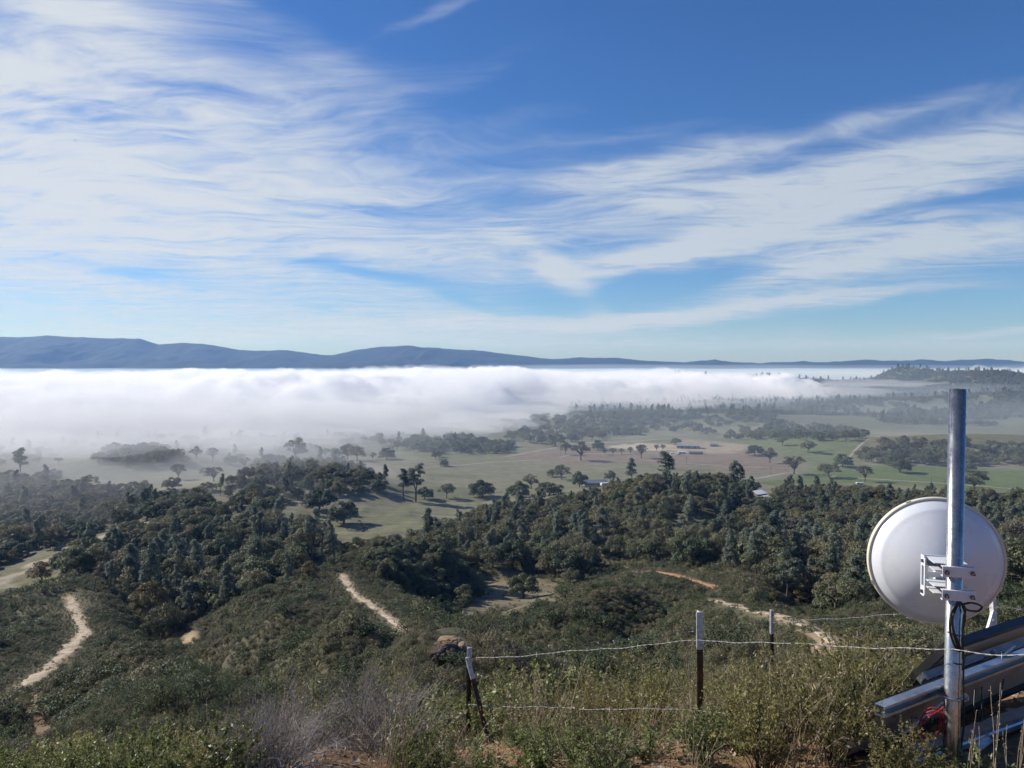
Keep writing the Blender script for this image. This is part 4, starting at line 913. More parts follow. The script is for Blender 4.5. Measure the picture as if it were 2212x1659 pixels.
def ring_tube(mb, c, axis, r0, r1, h, n=40):
    "hollow pipe standing on c"
    c = Vector(c); vs_ = []
    for rr_, z in ((r1, 0), (r1, h), (r0, h), (r0, h - 0.25)):
        vs_ += [c + Vector((rr_ * math.cos(2 * math.pi * k / n), rr_ * math.sin(2 * math.pi * k / n), z)) for k in range(n)]
    mb.add(vs_, [(i * n + k, i * n + (k + 1) % n, (i + 1) * n + (k + 1) % n, (i + 1) * n + k) for i in range(3) for k in range(n)])
pole = empty('steel_pole', (PX, PY, PG)); tag(pole, 'upright galvanised steel pole carrying the white dish', 'pole')
mb = MB(); ring_tube(mb, (0, 0, -0.25), None, 0.0265, 0.0300, PTOP - PG + 0.25); o = mb.build('pipe', GALV, pole, True)
o.data.polygons.foreach_set('use_smooth', [abs(p.normal.z) < 0.5 for p in o.data.polygons])
# dish
BO = R(12.0); eb = Vector((math.sin(BO), math.cos(BO), 0)); ec = -eb; er = Vector((math.cos(BO), -math.sin(BO), 0)); ez = Vector((0, 0, 1))
CR = Vector(at(2021, 1211, 3.30)); DEP = 0.150
dish = empty('dish_antenna', CR); tag(dish, 'round white dish antenna seen from behind, clamped to the steel pole', 'dish antenna')
def revolve(prof, n=96):
    vs_ = []; fs = []
    for r_, s_ in prof:
        for k in range(n):
            a = 2 * math.pi * k / n; vs_.append(er * (r_ * math.cos(a)) + ez * (r_ * math.sin(a)) + ec * s_)
    for i in range(len(prof) - 1):
        for k in range(n): fs.append((i * n + k, (i + 1) * n + k, (i + 1) * n + (k + 1) % n, i * n + (k + 1) % n))
    return vs_, fs
prof = [(0.262, 0.004), (0.262, 0.010), (0.2600, 0.014), (0.234, 0.050), (0.2285, 0.0555), (0.222, 0.0595)]
for k in range(1, 17):
    f = 1 - k / 16; prof.append((0.222 * f + 0.0005, 0.0595 + (DEP - 0.0595) * (1 - f ** 1.9)))
mb = MB(); mb.add(*revolve(prof)); mb.build('reflector_shell', WHITE, dish, True)
mb = MB(); mb.add(*revolve([(0.262, 0.012), (0.270, 0.013), (0.2735, 0.009), (0.2735, -0.012), (0.270, -0.016), (0.2, -0.022), (0.001, -0.026)])); mb.build('radome_rim', RIM, dish, True)
for a in (-2.75, -1.95, 2.0, 1.25, 0.4, -0.4):     # little moulded lugs on the rim
    mb = MB(); c = er * (0.271 * math.cos(a)) + ez * (0.271 * math.sin(a)) + ec * 0.006; mb.box(c, (0.012, 0.008, 0.02), Matrix((er, ec, ez)).transposed() @ Matrix.Rotation(a, 3, 'Y').inverted()); mb.build('rim_lug', RIM, dish)
# mounting bracket: parts of the dish
AP = ec * DEP                                     # apex of the shell, dish coordinates
Rm = Matrix((er, ec, ez)).transposed()            # columns: right, to camera, up
poff = Vector((PX, PY, 0)) - Vector((CR.x, CR.y, 0)); pr_, pc_ = poff.dot(er), poff.dot(ec)   # pole axis in bracket axes
zc0 = -((1220 - 1211) / FPX * 3.1)                # bracket centre height below the dish centre
def L(r_, c_, z_): return er * r_ + ec * c_ + ez * (z_ + zc0)
br = empty('mount_bracket', (0, 0, 0), parent=dish)
def bpart(name, boxes, material=WHITE, bevel=0.0):
    mb = MB()
    for c, d in boxes: mb.box(L(*c), d, Rm)
    return mb.build(name, material, br)
bp0 = DEP + 0.022
x0, x1 = pr_ - 0.078, pr_ + 0.064
bpart('hub_block', [((pr_ * 0.5, DEP - 0.012, 0), (0.075, 0.06, 0.085))])
bpart('back_plate', [(((x0 + x1) / 2, bp0, 0.062), (x1 - x0, 0.005, 0.036)), (((x0 + x1) / 2, bp0, 0.0), (x1 - x0, 0.005, 0.022)), (((x0 + x1) / 2, bp0, -0.062), (x1 - x0, 0.005, 0.036)), ((x0 + 0.012, bp0 + 0.0005, 0), (0.024, 0.005, 0.13)), ((x1 - 0.010, bp0 + 0.0005, 0), (0.020, 0.005, 0.13))])
cw = 0.050
bpart('side_cheek', [((x0, bp0 + 0.0035, 0), (0.005, 0.011, 0.165)), ((x0, bp0 + cw - 0.005, 0), (0.005, 0.012, 0.150)), ((x0, bp0 + 0.024, 0.062), (0.0052, 0.032, 0.040)), ((x0, bp0 + 0.024, -0.062), (0.0052, 0.032, 0.040))])
bpart('side_cheek', [((x1, bp0 + 0.012, 0.055), (0.005, 0.026, 0.05)), ((x1, bp0 + 0.008, 0), (0.005, 0.016, 0.06)), ((x1, bp0 + 0.012, -0.055), (0.005, 0.026, 0.05))])
def cyl(a, b, r_, material, name, n=12, parent=None):
    mb = MB(); mb.tube([a, b], r_, n); return mb.build(name, material, parent or br)
for zz_ in (0.062, -0.063):
    cyl(L(x0 - 0.010, bp0 + 0.030, zz_), L(x0 + 0.004, bp0 + 0.030, zz_), 0.0075, BOLT, 'adjuster_bolt', 6)
for zz_ in (0.060, -0.032):
    # rear jaw: two thin lips on a web, front jaw: channel with folded lips
    yj = pc_ - 0.030
    bpart('rear_jaw', [((pr_ - 0.004, (bp0 + yj) / 2 + 0.004, zz_ + 0.014), (0.122, yj - bp0 - 0.004, 0.003)), ((pr_ - 0.004, (bp0 + yj) / 2 + 0.004, zz_ - 0.014), (0.122, yj - bp0 - 0.004, 0.003)), ((pr_ - 0.004, bp0 + 0.006, zz_), (0.122, 0.004, 0.0248))])
    yf = pc_ + 0.034
    jaw = bpart('front_jaw', [((pr_ + 0.006, yf, zz_ - 0.002), (0.118, 0.004, 0.034)), ((pr_ + 0.006, yf - 0.010, zz_ + 0.0165), (0.1178, 0.024, 0.003)), ((pr_ + 0.006, yf - 0.010, zz_ - 0.0205), (0.1178, 0.024, 0.003))])
    for xx_ in (pr_ - 0.040, pr_ + 0.051):
        mb = MB(); mb.tube([L(xx_, bp0 - 0.004, zz_ - 0.003), L(xx_, yf + 0.030, zz_ - 0.003)], 0.0036, 10); mb.tube([L(xx_, yf + 0.0022, zz_ - 0.003), L(xx_, yf + 0.0105, zz_ - 0.003)], 0.0088, 6); mb.build('clamp_bolt', BOLT, br)
# cables on the pole
def wire(name, pts, r_, material, parent=None, n=7, steps=10):
    P = [Vector(p) for p in pts]; out = []
    Q = [P[0] * 2 - P[1]] + P + [P[-1] * 2 - P[-2]]
    for i in range(1, len(Q) - 2):
        for k in range(steps):
            t = k / steps; a, b, c, d = Q[i - 1:i + 3]
            out.append((b * 2 + (c - a) * t + (a * 2 - b * 5 + c * 4 - d) * t * t + (b * 3 - a - c * 3 + d) * t ** 3) * 0.5)
    out.append(P[-1]); mb = MB(); mb.tube(out, r_, n); return mb.build(name, material, parent, True)
def pp(x, y, off=0.036): d = PY - off; return Vector(at(x, y, d))
cab = empty('antenna_cable', (PX, PY, PG)); tag(cab, 'black antenna cable looped and tied to the steel pole below the dish', 'cable'); inv = -Vector((PX, PY, PG))
def cw_(pts, r_=0.0042, name='cable_loop'): return wire(name, [p + inv for p in pts], r_, RUBBER, cab)
cw_([pp(2070, 1300), pp(2058, 1318), pp(2052, 1345, .04), pp(2054, 1372, .042), pp(2064, 1398), pp(2074, 1408)])
cw_([pp(2072, 1300), pp(2064, 1316), pp(2057, 1340, .046), pp(2062, 1375, .046), pp(2074, 1404), pp(2081, 1392), pp(2079, 1360), pp(2082, 1336), pp(2085, 1316), pp(2078, 1303)])
cw_([pp(2076, 1301), pp(2062, 1310, .05), pp(2055, 1330, .05), pp(2060, 1362, .05), pp(2076, 1402, .042)])
cw_([pp(2082, 1305), pp(2098, 1302, .03), pp(2114, 1306, .02), pp(2121, 1312, .01), pp(2112, 1320, .02), pp(2094, 1319, .03), pp(2084, 1314)])
cw_([pp(2078, 1306), pp(2085, 1330), pp(2080, 1362), pp(2078, 1390), pp(2082, 1420), pp(2081, 1460), pp(2081, 1500, .04), pp(2082, 1540), pp(2081, 1575), pp(2078, 1600), pp(2074, 1635)], 0.0036, 'down_lead')
for yy_, (xa, xb) in ((1371, (2047, 2080)), (1433, (2050, 2081)), (1404, (2050, 2080))):
    cw_([pp(xa, yy_ - 6, .012), pp((xa + xb) / 2, yy_ + 1, .036), pp(xb, yy_ + 2, .016)], 0.0028, 'zip_tie')
# solar frame
ed = Vector((0.857, 0.515, 0)); fh = Vector((-0.515, 0.857, 0)); TL = Vector(at(2042, 1391, 3.32)); tl = R(52); dn = fh * math.cos(tl) - ez * math.sin(tl); nb = -(fh * math.sin(tl) + ez * math.cos(tl))   # nb: out of the back
sol = empty('solar_panel', TL); tag(sol, 'tilted solar panel with black frame, seen from behind at the right edge', 'solar panel')
PL, PW = 1.25, 0.66
def sbox(name, a, b, u, w, material, off=0.0):
    "bar from a to b (panel coordinates: along, down), u wide, w thick towards the back"
    A = ed * a[0] + dn * a[1] + nb * off; B = ed * b[0] + dn * b[1] + nb * off
    d = (B - A).normalized(); s_ = nb.cross(d); mb = MB(); mb.box((A + B) / 2, ((B - A).length, u, w), Matrix((d, s_, nb)).transposed()); return mb.build(name, material, sol)
sbox('backsheet', (0.01, PW / 2), (PL - 0.01, PW / 2), PW - 0.02, 0.004, BACK)
sbox('cell_face', (0.012, PW / 2), (PL - 0.012, PW / 2), PW - 0.024, 0.003, CELL, -0.0055)
for a, b in (((0, 0.017), (PL, 0.017)), ((0, PW - 0.017), (PL, PW - 0.017))): sbox('frame_rail', a, b, 0.034, 0.036, FRAME, 0.008)
for a, b in (((0.017, 0.034), (0.017, PW - 0.034)), ((PL - 0.017, 0.034), (PL - 0.017, PW - 0.034))): sbox('frame_rail', a, b, 0.034, 0.0352, FRAME, 0.0078)
for y0_ in (0.190, PW - 0.11):
    r1_ = sbox('mounting_rail', (-0.03, y0_), (PL, y0_), 0.050, 0.024, ALU, 0.038)
    sbox('rail_lip', (-0.03, y0_ - 0.021), (PL, y0_ - 0.021), 0.006, 0.010, ALU, 0.0552); sbox('rail_lip', (-0.03, y0_ + 0.021), (PL, y0_ + 0.021), 0.006, 0.010, ALU, 0.0552)
for a, y0_ in ((0.02, 0.09), (0.36, 0.09)):
    q = ed * a + dn * y0_ + nb * 0.062; mb = MB(); mb.tube([q, q + nb * 0.016], 0.007, 8); mb.build('rail_bolt', STRUT, sol)
    sbox('rail_clip', (a + 0.02, y0_ - 0.02), (a + 0.02, y0_ + 0.05), 0.012, 0.020, ALU, 0.072)
# strut channel clamped to the pole
SZ = -1.303; s0 = Vector((PX, PY, SZ)) + fh * 0.054
stt = empty('strut_channel', s0); tag(stt, 'zinc plated strut channel clamped across the steel pole', 'strut')
cprof = [(-0.0205, -0.0205), (0.0205, -0.0205), (0.0205, 0.0205), (0.011, 0.0205), (0.011, 0.013), (0.0135, 0.013), (0.0135, 0.018), (0.018, 0.018), (0.018, -0.018), (-0.018, -0.018), (-0.018, 0.018), (-0.0135, 0.018), (-0.0135, 0.013), (-0.011, 0.013), (-0.011, 0.0205), (-0.0205, 0.0205)]
mb = MB(); mb.prism(cprof, ed * -0.385, ed * 0.95, up=tuple(-fh)); mb.build('channel', STRUT, stt)
for k in range(22):
    if k in (5, 6, 7): continue
    q = ed * (-0.35 + k * 0.058) - fh * 0.0; mb = MB(); mb.box(q + ez * -0.0207, (0.026, 0.012, 0.0016), Matrix((ed, fh, ez)).transposed()); mb.build('slot', BOLT, stt)
mb = MB(); ub = [ed * 0.036 + fh * 0.018, ed * 0.036 - fh * 0.054] + [Vector((math.cos(a), 0, 0)).x * ed * 0.036 - fh * (0.054 + 0.036 * math.sin(a)) for a in np.linspace(0.15, math.pi - 0.15, 10)] + [ed * -0.036 - fh * 0.054, ed * -0.036 + fh * 0.018]
mb.tube([p - ez * 0.012 for p in ub], 0.0045, 8); mb.build('u_bolt', STRUT, stt, True)
for sg in (1,):
    q = ed * 0.046 - fh * 0.075 - ez * 0.020; mb = MB(); mb.tube([q, q - fh * 0.006], 0.017, 14); mb.tube([q - fh * 0.006, q - fh * 0.016], 0.009, 6); mb.build('clamp_washer', STRUT, stt)
lp0 = s0 + fh * 0.085 + ed * -0.30 - ez * 0.03
lpn = empty('solar_panel', lp0); tag(lpn, 'lower solar panel standing behind the strut channel with its tan back showing', 'solar panel')
ld = (fh * 0.45 - ez).normalized(); lb = (-fh - ez * 0.45).normalized()
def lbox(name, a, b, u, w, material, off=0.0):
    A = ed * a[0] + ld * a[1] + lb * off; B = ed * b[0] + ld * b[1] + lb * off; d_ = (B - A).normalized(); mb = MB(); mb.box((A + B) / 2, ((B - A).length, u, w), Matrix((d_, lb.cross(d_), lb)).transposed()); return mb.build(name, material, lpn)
lbox('backsheet', (0.01, 0.15), (1.5, 0.15), 0.29, 0.004, plain('shaded_backsheet', (0.42, 0.30, 0.21), 0.6, var=0.25, scale=7.0)); lbox('cell_face', (0.012, 0.15), (1.498, 0.15), 0.286, 0.003, CELL, -0.0055)  # darker copy of the backsheet, shade put into its colour
lbox('frame_rail', (0, 0.012), (1.51, 0.012), 0.024, 0.034, FRAME, 0.006); lbox('frame_rail', (0, 0.288), (1.51, 0.288), 0.024, 0.034, FRAME, 0.006)
dg = empty('diagonal_brace', Vector(at(2188, 1400, 3.36))); tag(dg, 'flat grey brace running down behind the strut channel', 'brace')
a_ = Vector((0, 0, 0)); b_ = Vector(at(1944, 1592, 3.06)) - Vector(at(2188, 1400, 3.36)); d = (b_ - a_).normalized(); s_ = d.cross(nb).normalized()
mb = MB(); mb.box((a_ + b_) / 2, ((b_ - a_).length, 0.046, 0.008), Matrix((d, s_, s_.cross(d) * -1)).transposed()); mb.build('flat_bar', ALU, dg)
mb = MB(); mb.tube([a_ + d * 0.03 + nb * 0.002, a_ + d * 0.03 + nb * 0.02], 0.007, 8); mb.build('brace_bolt', STRUT, dg)
brl = empty('base_rail', Vector(at(1962, 1640, 2.98))); tag(brl, 'blue grey aluminium rail lying low under the solar panel', 'rail')
b_ = Vector(at(2225, 1545, 3.42)) - Vector(at(1962, 1640, 2.98)); mb = MB(); mb.prism([(-0.03, -0.02), (0.03, -0.02), (0.03, 0.0), (0.024, 0.006), (0.03, 0.012), (0.03, 0.03), (-0.03, 0.03), (-0.03, 0.012), (-0.024, 0.006), (-0.03, 0.0)], (0, 0, 0), b_); mb.build('rail_profile', ALU, brl)
mb = MB(); mb.box(b_ * 0.22 + Vector((0, 0.04, -0.08)), (0.05, 0.05, 0.2)); mb.build('rail_foot', ALU, brl); mb = MB(); mb.box(b_ * 0.9 + Vector((0, 0.04, -0.08)), (0.05, 0.05, 0.2)); mb.build('rail_foot', ALU, brl)
ag = empty('angle_iron', Vector(at(2108, 1618, 2.95))); tag(ag, 'short pale angle iron lying on the ground right of the pole', 'angle iron')
b_ = Vector(at(2146, 1590, 3.04)) - Vector(at(2112, 1616, 2.95)); mb = MB(); mb.prism([(-0.011, -0.010), (0.011, -0.010), (0.011, -0.007), (-0.008, -0.007), (-0.008, 0.013), (-0.011, 0.013)], (0, 0, 0), b_); mb.build('angle_bar', ALU, ag)
rc = empty('red_wire_coil', Vector(at(2012, 1568, 3.0))); tag(rc, 'coil of red wire hanging under the strut channel', 'wire coil')
for k in range(4):
    pts = []; jx, jz = rnd.uniform(-.005, .005), rnd.uniform(-.005, .005)
    for a in np.linspace(0, 2 * math.pi, 15): 
        u_ = Vector((0.034 * math.cos(a) * (1 + 0.06 * k), 0.010 * math.sin(a * 2 + k) + 0.004 * k, 0.058 * math.sin(a) * (1 + 0.04 * k)))
        pts.append(Matrix.Rotation(R(24), 3, 'Y') @ u_ + Vector((jx, 0, jz)))
    wire('wire_turn', pts, 0.0026, REDW, rc, 6, 4)
c0 = Vector(at(2012, 1568, 3.0)); wire('wire_tail', [Vector(at(x, y, d_)) - c0 for x, y, d_ in ((1990, 1560, 2.99), (1982, 1585, 2.96), (1972, 1606, 2.92), (1968, 1622, 2.88))], 0.0032, REDW, rc)
wire('wire_tail', [Vector(at(x, y, d_)) - c0 for x, y, d_ in ((2000, 1556, 2.99), (2022, 1540, 3.02), (2042, 1524, 3.05), (2056, 1512, 3.07))], 0.0032, REDW, rc)
cn = empty('panel_connector', Vector(at(2116, 1552, 3.12))); tag(cn, 'black cable connector dangling behind the pole below the strut', 'connector'); c0 = Vector(at(2116, 1552, 3.12))
def cpt(x, y, d_=3.12): return Vector(at(x, y, d_)) - c0
wire('lead', [cpt(2106, 1488, 3.16), cpt(2104, 1540), cpt(2112, 1558), cpt(2121, 1548), cpt(2120, 1484, 3.16)], 0.0035, RUBBER, cn)
mb = MB(); mb.tube([cpt(2118, 1556), cpt(2140, 1543)], 0.0068, 10); mb.build('plug_body', RUBBER, cn); wire('lead', [cpt(2139, 1544), cpt(2152, 1533), cpt(2162, 1510, 3.18), cpt(2168, 1466, 3.22)], 0.0025, RUBBER, cn)

# ---------------------------------------------------------------- barbed wire fence on T posts
def m_post(name, base, flake, rust):
    m, t, o = mat(name)
    b = t.new('ShaderNodeBsdfPrincipled'); t.l.new(b.outputs[0], o.inputs[0]); c = t.new('ShaderNodeTexCoord').outputs['Object']
    n = t.noise(c, 38.0, 6, 0.7); n2 = t.noise(c, 9.0, 4, 0.6)
    t.l.new(t.mix(t.sstep(n + (n2 - 0.5) * 0.6, 0.50, 0.60), base, t.mix(t.sstep(n2, 0.4, 0.6), rust, flake)), b.inputs['Base Color']); b.inputs['Roughness'].default_value = 0.6
    return m
POSTD = m_post('flaking_dark_paint', (0.040, 0.026, 0.022), (0.10, 0.05, 0.032), (0.13, 0.055, 0.03)); POSTW = m_post('white_post_paint', (0.62, 0.62, 0.62), (0.55, 0.52, 0.48), (0.30, 0.15, 0.08))
WIRE = m_galv('galvanised_wire', (0.27, 0.27, 0.265), 0.55, False)
def t_post(top, foot, wlen, label, face=0.0, name='fence_post', studs=True, w=0.034):
    top, foot = Vector(top), Vector(foot); ax = (top - foot).normalized(); x_ = Vector((math.cos(face), math.sin(face), 0)); x_ = (x_ - ax * x_.dot(ax)).normalized(); y_ = ax.cross(x_)
    e = empty(name, foot); tag(e, label, 'fence post')
    H = (top - foot).length; prof_ = [(-w / 2, 0.002), (-w / 2, -0.002), (w / 2, -0.002), (w / 2, 0.002), (0.002, 0.002), (0.002, 0.030), (-0.002, 0.030), (-0.002, 0.002)]
    def seg(nm, h0, h1, mt):
        vs_ = [ax * h_ + x_ * p + y_ * q for h_ in (h0, h1) for p, q in prof_]; n = len(prof_)
        mb = MB(); mb.add(vs_, [(k, (k + 1) % n, n + (k + 1) % n, n + k) for k in range(n)] + [tuple(range(n - 1, -1, -1)), tuple(range(n, 2 * n))]); return mb.build(nm, mt, e)
    sh = seg('post_shaft', -0.2, H - wlen, POSTD); tp = seg('painted_top', H - wlen, H, POSTW)
    if studs:
        h_ = 0.05
        while h_ < H - 0.01:
            mb = MB(); mb.box(ax * h_ - y_ * 0.0045, (0.011, 0.006, 0.015), Matrix((x_, y_, ax)).transposed()); mb.build('stud', POSTW if h_ > H - wlen else POSTD, tp if h_ > H - wlen else sh); h_ += 0.052
    return e
def gp(x, y, d_, dz=0.0): p = at(x, y, d_); return (p[0], p[1], hgt(p[0], p[1]) + dz)
m0 = at(1511, 1322, 4.0); t_post(m0, (m0[0] + 0.016, m0[1] + 0.02, hgt(m0[0], m0[1]) - 0.05), 0.200, 'rusty fence post with white painted top standing in the middle of the brush', 0.15)
r0 = at(1667, 1317, 6.3); t_post(r0, (r0[0] + 0.01, r0[1], hgt(r0[0], r0[1]) - 0.05), 0.200, 'farther dark fence post with a plain white tip right of the middle post', 2.6)
l0 = at(1014, 1398, 4.95); t_post(l0, (l0[0] - 0.012, l0[1], hgt(l0[0], l0[1]) - 0.05), 0.13, 'dark upright corner fence post at the left end of the wire', 2.75)
l1 = at(1010, 1420, 4.88); f1 = at(1070, 1562, 4.75); t_post(l1, (f1[0], f1[1], hgt(f1[0], f1[1]) - 0.02), 0.135, 'slanting fence post leaning against the left corner post', 0.5, 'brace_post', True, 0.03)
c1 = at(2148, 1294, 4.7); t_post(c1, (c1[0] + 0.03, c1[1], hgt(c1[0], c1[1]) - 0.05), 0.30, 'white topped corner post behind the solar panel', 0.5)
c2 = at(2150, 1320, 4.62); f2 = at(2118, 1380, 4.5); t_post(c2, (f2[0] - 0.12, f2[1] - 0.1, hgt(f2[0] - .12, f2[1] - .1) - 0.02), 0.34, 'white slanting brace of the corner post behind the solar panel', 0.3, 'brace_post', True, 0.03)
def barbed(name, pts, label, r_=0.00125, barb=0.125, sag=0.0, seed=1):
    rg = random.Random(seed); P = [Vector(p) for p in pts]; line = []
    for i in range(len(P) - 1):
        n = max(2, int((P[i + 1] - P[i]).length / 0.012))
        for k in range(n): 
            t = k / n; q = P[i].lerp(P[i + 1], t); q.z -= sag * 4 * t * (1 - t); line.append(q)
    line.append(P[-1])
    line = [q + Vector((0, 0, 0.004 * math.sin(i * 0.11 + seed) + 0.002 * math.sin(i * 0.31))) for i, q in enumerate(line)]
    e = empty(name, P[0]); tag(e, label, 'wire', 'barbed wires of the hilltop fence'); O = P[0]
    for ph in (0, math.pi):
        s = []
        for i, q in enumerate(line):
            d = (line[min(i + 1, len(line) - 1)] - line[max(i - 1, 0)]).normalized(); u = d.cross(Vector((0, 0, 1))).normalized(); w = u.cross(d); a = i * 0.95 + ph
            s.append(q - O + (u * math.cos(a) + w * math.sin(a)) * r_ * 1.05)
        mb = MB(); mb.tube(s, r_, 4, caps=False); mb.build('strand', WIRE, e, True)
    acc = 0.0; nxt = 0.05
    for i in range(1, len(line)):
        acc += (line[i] - line[i - 1]).length
        if acc > nxt:
            nxt += barb * rg.uniform(0.85, 1.15); d = (line[i] - line[i - 1]).normalized(); u = d.cross(Vector((rg.uniform(-1, 1), rg.uniform(-1, 1), rg.uniform(-1, 1)))).normalized(); q = line[i] - O
            mb = MB(); mb.tube([q - u * 0.016 + d * 0.003, q, q + u * 0.016 - d * 0.003], [0.0005, 0.0012, 0.0005], 4); u2 = (d.cross(u) * 0.8 + u * 0.4).normalized(); mb.tube([q + d * 0.005 - u2 * 0.014, q + d * 0.005 + u2 * 0.014], [0.0007, 0.0010], 4)
            for a in range(6): pass
            mb.build('barb', WIRE, e)
    return e
barbed('barbed_wire', [at(1015, 1423, 4.93), at(1300, 1401, 4.36), at(1509, 1381.5, 3.975), at(1780, 1392, 3.42), at(2060, 1404, 2.92), at(2240, 1413, 2.66)], 'bright upper barbed wire running past the middle post to the steel pole', seed=1, sag=0.006)
barbed('barbed_wire', [at(1006, 1523, 4.93), at(1250, 1531, 4.45), at(1512, 1533, 3.975), at(1800, 1578, 3.35), at(1950, 1612, 3.05), at(2065, 1640, 2.86)], 'lower barbed wire half sunk in the shrubs', seed=2)
barbed('barbed_wire', [at(1015, 1411, 4.97), at(1340, 1385, 5.6), at(1667, 1343, 6.28)], 'thin far barbed wire from the left corner post to the farther dark post', 0.0010, seed=3, barb=0.14)
barbed('barbed_wire', [at(1667, 1345, 6.27), at(1900, 1330, 5.4), at(2148, 1311, 4.7)], 'thin far barbed wire from the farther dark post towards the white corner post', 0.0010, seed=4, barb=0.14)
barbed('barbed_wire', [at(2148, 1312, 4.68), at(2190, 1314, 4.2), at(2260, 1318, 3.6)], 'short stretch of barbed wire leaving the white corner post to the right', 0.0012, seed=5, barb=0.14)
# ---------------------------------------------------------------- plants of the hilltop
L_OLIVE = leafmat('olive_shrub_leaves', [(0.0, (0.130, 0.135, 0.046)), (0.4, (0.220, 0.210, 0.076)), (0.7, (0.310, 0.280, 0.118)), (1.0, (0.43, 0.385, 0.20))], 0.55, 0.42, 3.0)
L_GREEN = leafmat('bright_green_leaves', [(0.0, (0.105, 0.130, 0.040)), (0.5, (0.170, 0.198, 0.064)), (1.0, (0.25, 0.27, 0.11))], 0.4, 0.4, 5.0)
L_BROOM = leafmat('broom_twigs_green', [(0.0, (0.130, 0.132, 0.048)), (0.5, (0.210, 0.200, 0.075)), (1.0, (0.31, 0.265, 0.118))], 0.4, 0.5, 3.0)
L_DRY = leafmat('dry_grass_straw', [(0.0, (0.22, 0.165, 0.10)), (0.5, (0.36, 0.285, 0.185)), (1.0, (0.50, 0.42, 0.30))], 0.25, 0.6, 3.0)
L_DEAD = leafmat('grey_dead_twigs', [(0.0, (0.115, 0.098, 0.088)), (0.5, (0.215, 0.188, 0.17)), (1.0, (0.36, 0.325, 0.30))], 0.1, 0.7, 3.0)
STEM = plain('brown_stems', (0.105, 0.078, 0.055), 0.85, spec=0.15, var=0.4, scale=30.0); STEM_P = plain('pale_stems', (0.34, 0.28, 0.21), 0.8, spec=0.2, var=0.3, scale=30.0)
def bent(g, base, d, L, bend, n=6, grav=0.0):
    p = np.array(base, float); d = np.array(d, float); d /= np.linalg.norm(d); out = [p.copy()]; turn = g.normal(size=3) * bend
    for k in range(n):
        d = d + turn / n + g.normal(size=3) * bend * 0.35 + np.array((0, 0, -grav)); d /= np.linalg.norm(d); p = p + d * L / n; out.append(p.copy())
    return out
def ribbon_tubes(lines, r0, r1, sides=3):
    "many thin stems at once"
    mb = MB()
    for ln in lines: mb.tube(ln, [r0 + (r1 - r0) * k / (len(ln) - 1) for k in range(len(ln))], sides, caps=False)
    return mb_arrays(mb)
def leaves_along(g, lines, per, size, spread, asp, up=0.4, t0=0.25):
    C, N, S = [], [], []
    for ln in lines:
        A = np.array(ln); m = len(A) - 1; t = (t0 + (1 - t0) * g.random(per)) * m; i = np.minimum(t.astype(int), m - 1); f = (t - i)[:, None]
        C.append(A[i] * (1 - f) + A[i + 1] * f + g.normal(size=(per, 3)) * spread); N.append(g.normal(size=(per, 3)) + np.array((0, 0, up))); S.append(size * (0.55 + 0.9 * g.random(per)))
    return quads(np.vstack(C), np.vstack(N), np.concatenate(S), g, asp)
def radial(g, n, spread, lean=(0, 0)):
    a = g.random(n) * 6.28; r_ = spread * g.random(n) ** 0.6; return [np.array((math.cos(q) * s_ + lean[0], math.sin(q) * s_ + lean[1], 1.0)) for q, s_ in zip(a, r_)]
def plant_olive(seed, H=0.9, spread=0.62, stems=26, per=26, leaf=0.0135):
    g = np.random.default_rng(seed); main = []; tw = []
    for d in radial(g, stems, spread):
        ln = bent(g, (g.normal() * 0.03, g.normal() * 0.03, -0.05), d, H * (0.6 + 0.5 * g.random()), 0.35, 7); main.append(ln)
        for q in range(7):
            i = 2 + int(g.random() * 5); b = ln[i]; dd = np.array(ln[i]) - np.array(ln[i - 1]); dd = dd / np.linalg.norm(dd) + g.normal(size=3) * 0.75; tw.append(bent(g, b, dd, 0.06 + 0.16 * g.random(), 0.3, 3))
    sv, sf = ribbon_tubes(main, 0.0055, 0.0016); tv, tf = ribbon_tubes(tw, 0.0018, 0.0008)
    a = leaves_along(g, tw, 13, leaf, 0.008, 2.0, 0.5, 0.05); b = leaves_along(g, main, per, leaf, 0.010, 2.0, 0.5, 0.45)
    V = np.vstack((a[0], b[0])); F = np.vstack((a[1], b[1] + len(a[0])))
    return (np.vstack((sv, tv)), np.vstack((sf, tf + len(sv)))), (V, F)
def plant_spire(seed):
    g = np.random.default_rng(seed); main = []; tw = []
    for d in radial(g, 9, 0.38):
        ln = bent(g, (g.normal() * 0.03, g.normal() * 0.03, -0.05), d, 1.15 * (0.55 + 0.5 * g.random()), 0.28, 9); main.append(ln)
        for q in range(12):
            i = 3 + int(g.random() * 6); dd = g.normal(size=3) * 0.8 + np.array((0, 0, 0.5)); tw.append(bent(g, ln[i], dd, 0.03 + 0.07 * g.random(), 0.2, 2))
    sv, sf = ribbon_tubes(main, 0.0060, 0.0016); tv, tf = ribbon_tubes(tw, 0.0016, 0.0008)
    a = leaves_along(g, tw, 9, 0.013, 0.006, 2.0, 0.4, 0.1); b = leaves_along(g, main, 46, 0.013, 0.006, 2.0, 0.4, 0.4)
    return (np.vstack((sv, tv)), np.vstack((sf, tf + len(sv)))), (np.vstack((a[0], b[0])), np.vstack((a[1], b[1] + len(a[0]))))
def plant_broad(seed):
    g = np.random.default_rng(seed); main = [bent(g, (g.normal() * 0.03, g.normal() * 0.03, -0.04), d, 0.42 * (0.5 + 0.6 * g.random()), 0.35, 6) for d in radial(g, 15, 0.8)]
    sv, sf = ribbon_tubes(main, 0.0042, 0.0016); V, F = leaves_along(g, main, 26, 0.0155, 0.013, 3.0, 0.5, 0.35)
    return (sv, sf), (V, F)
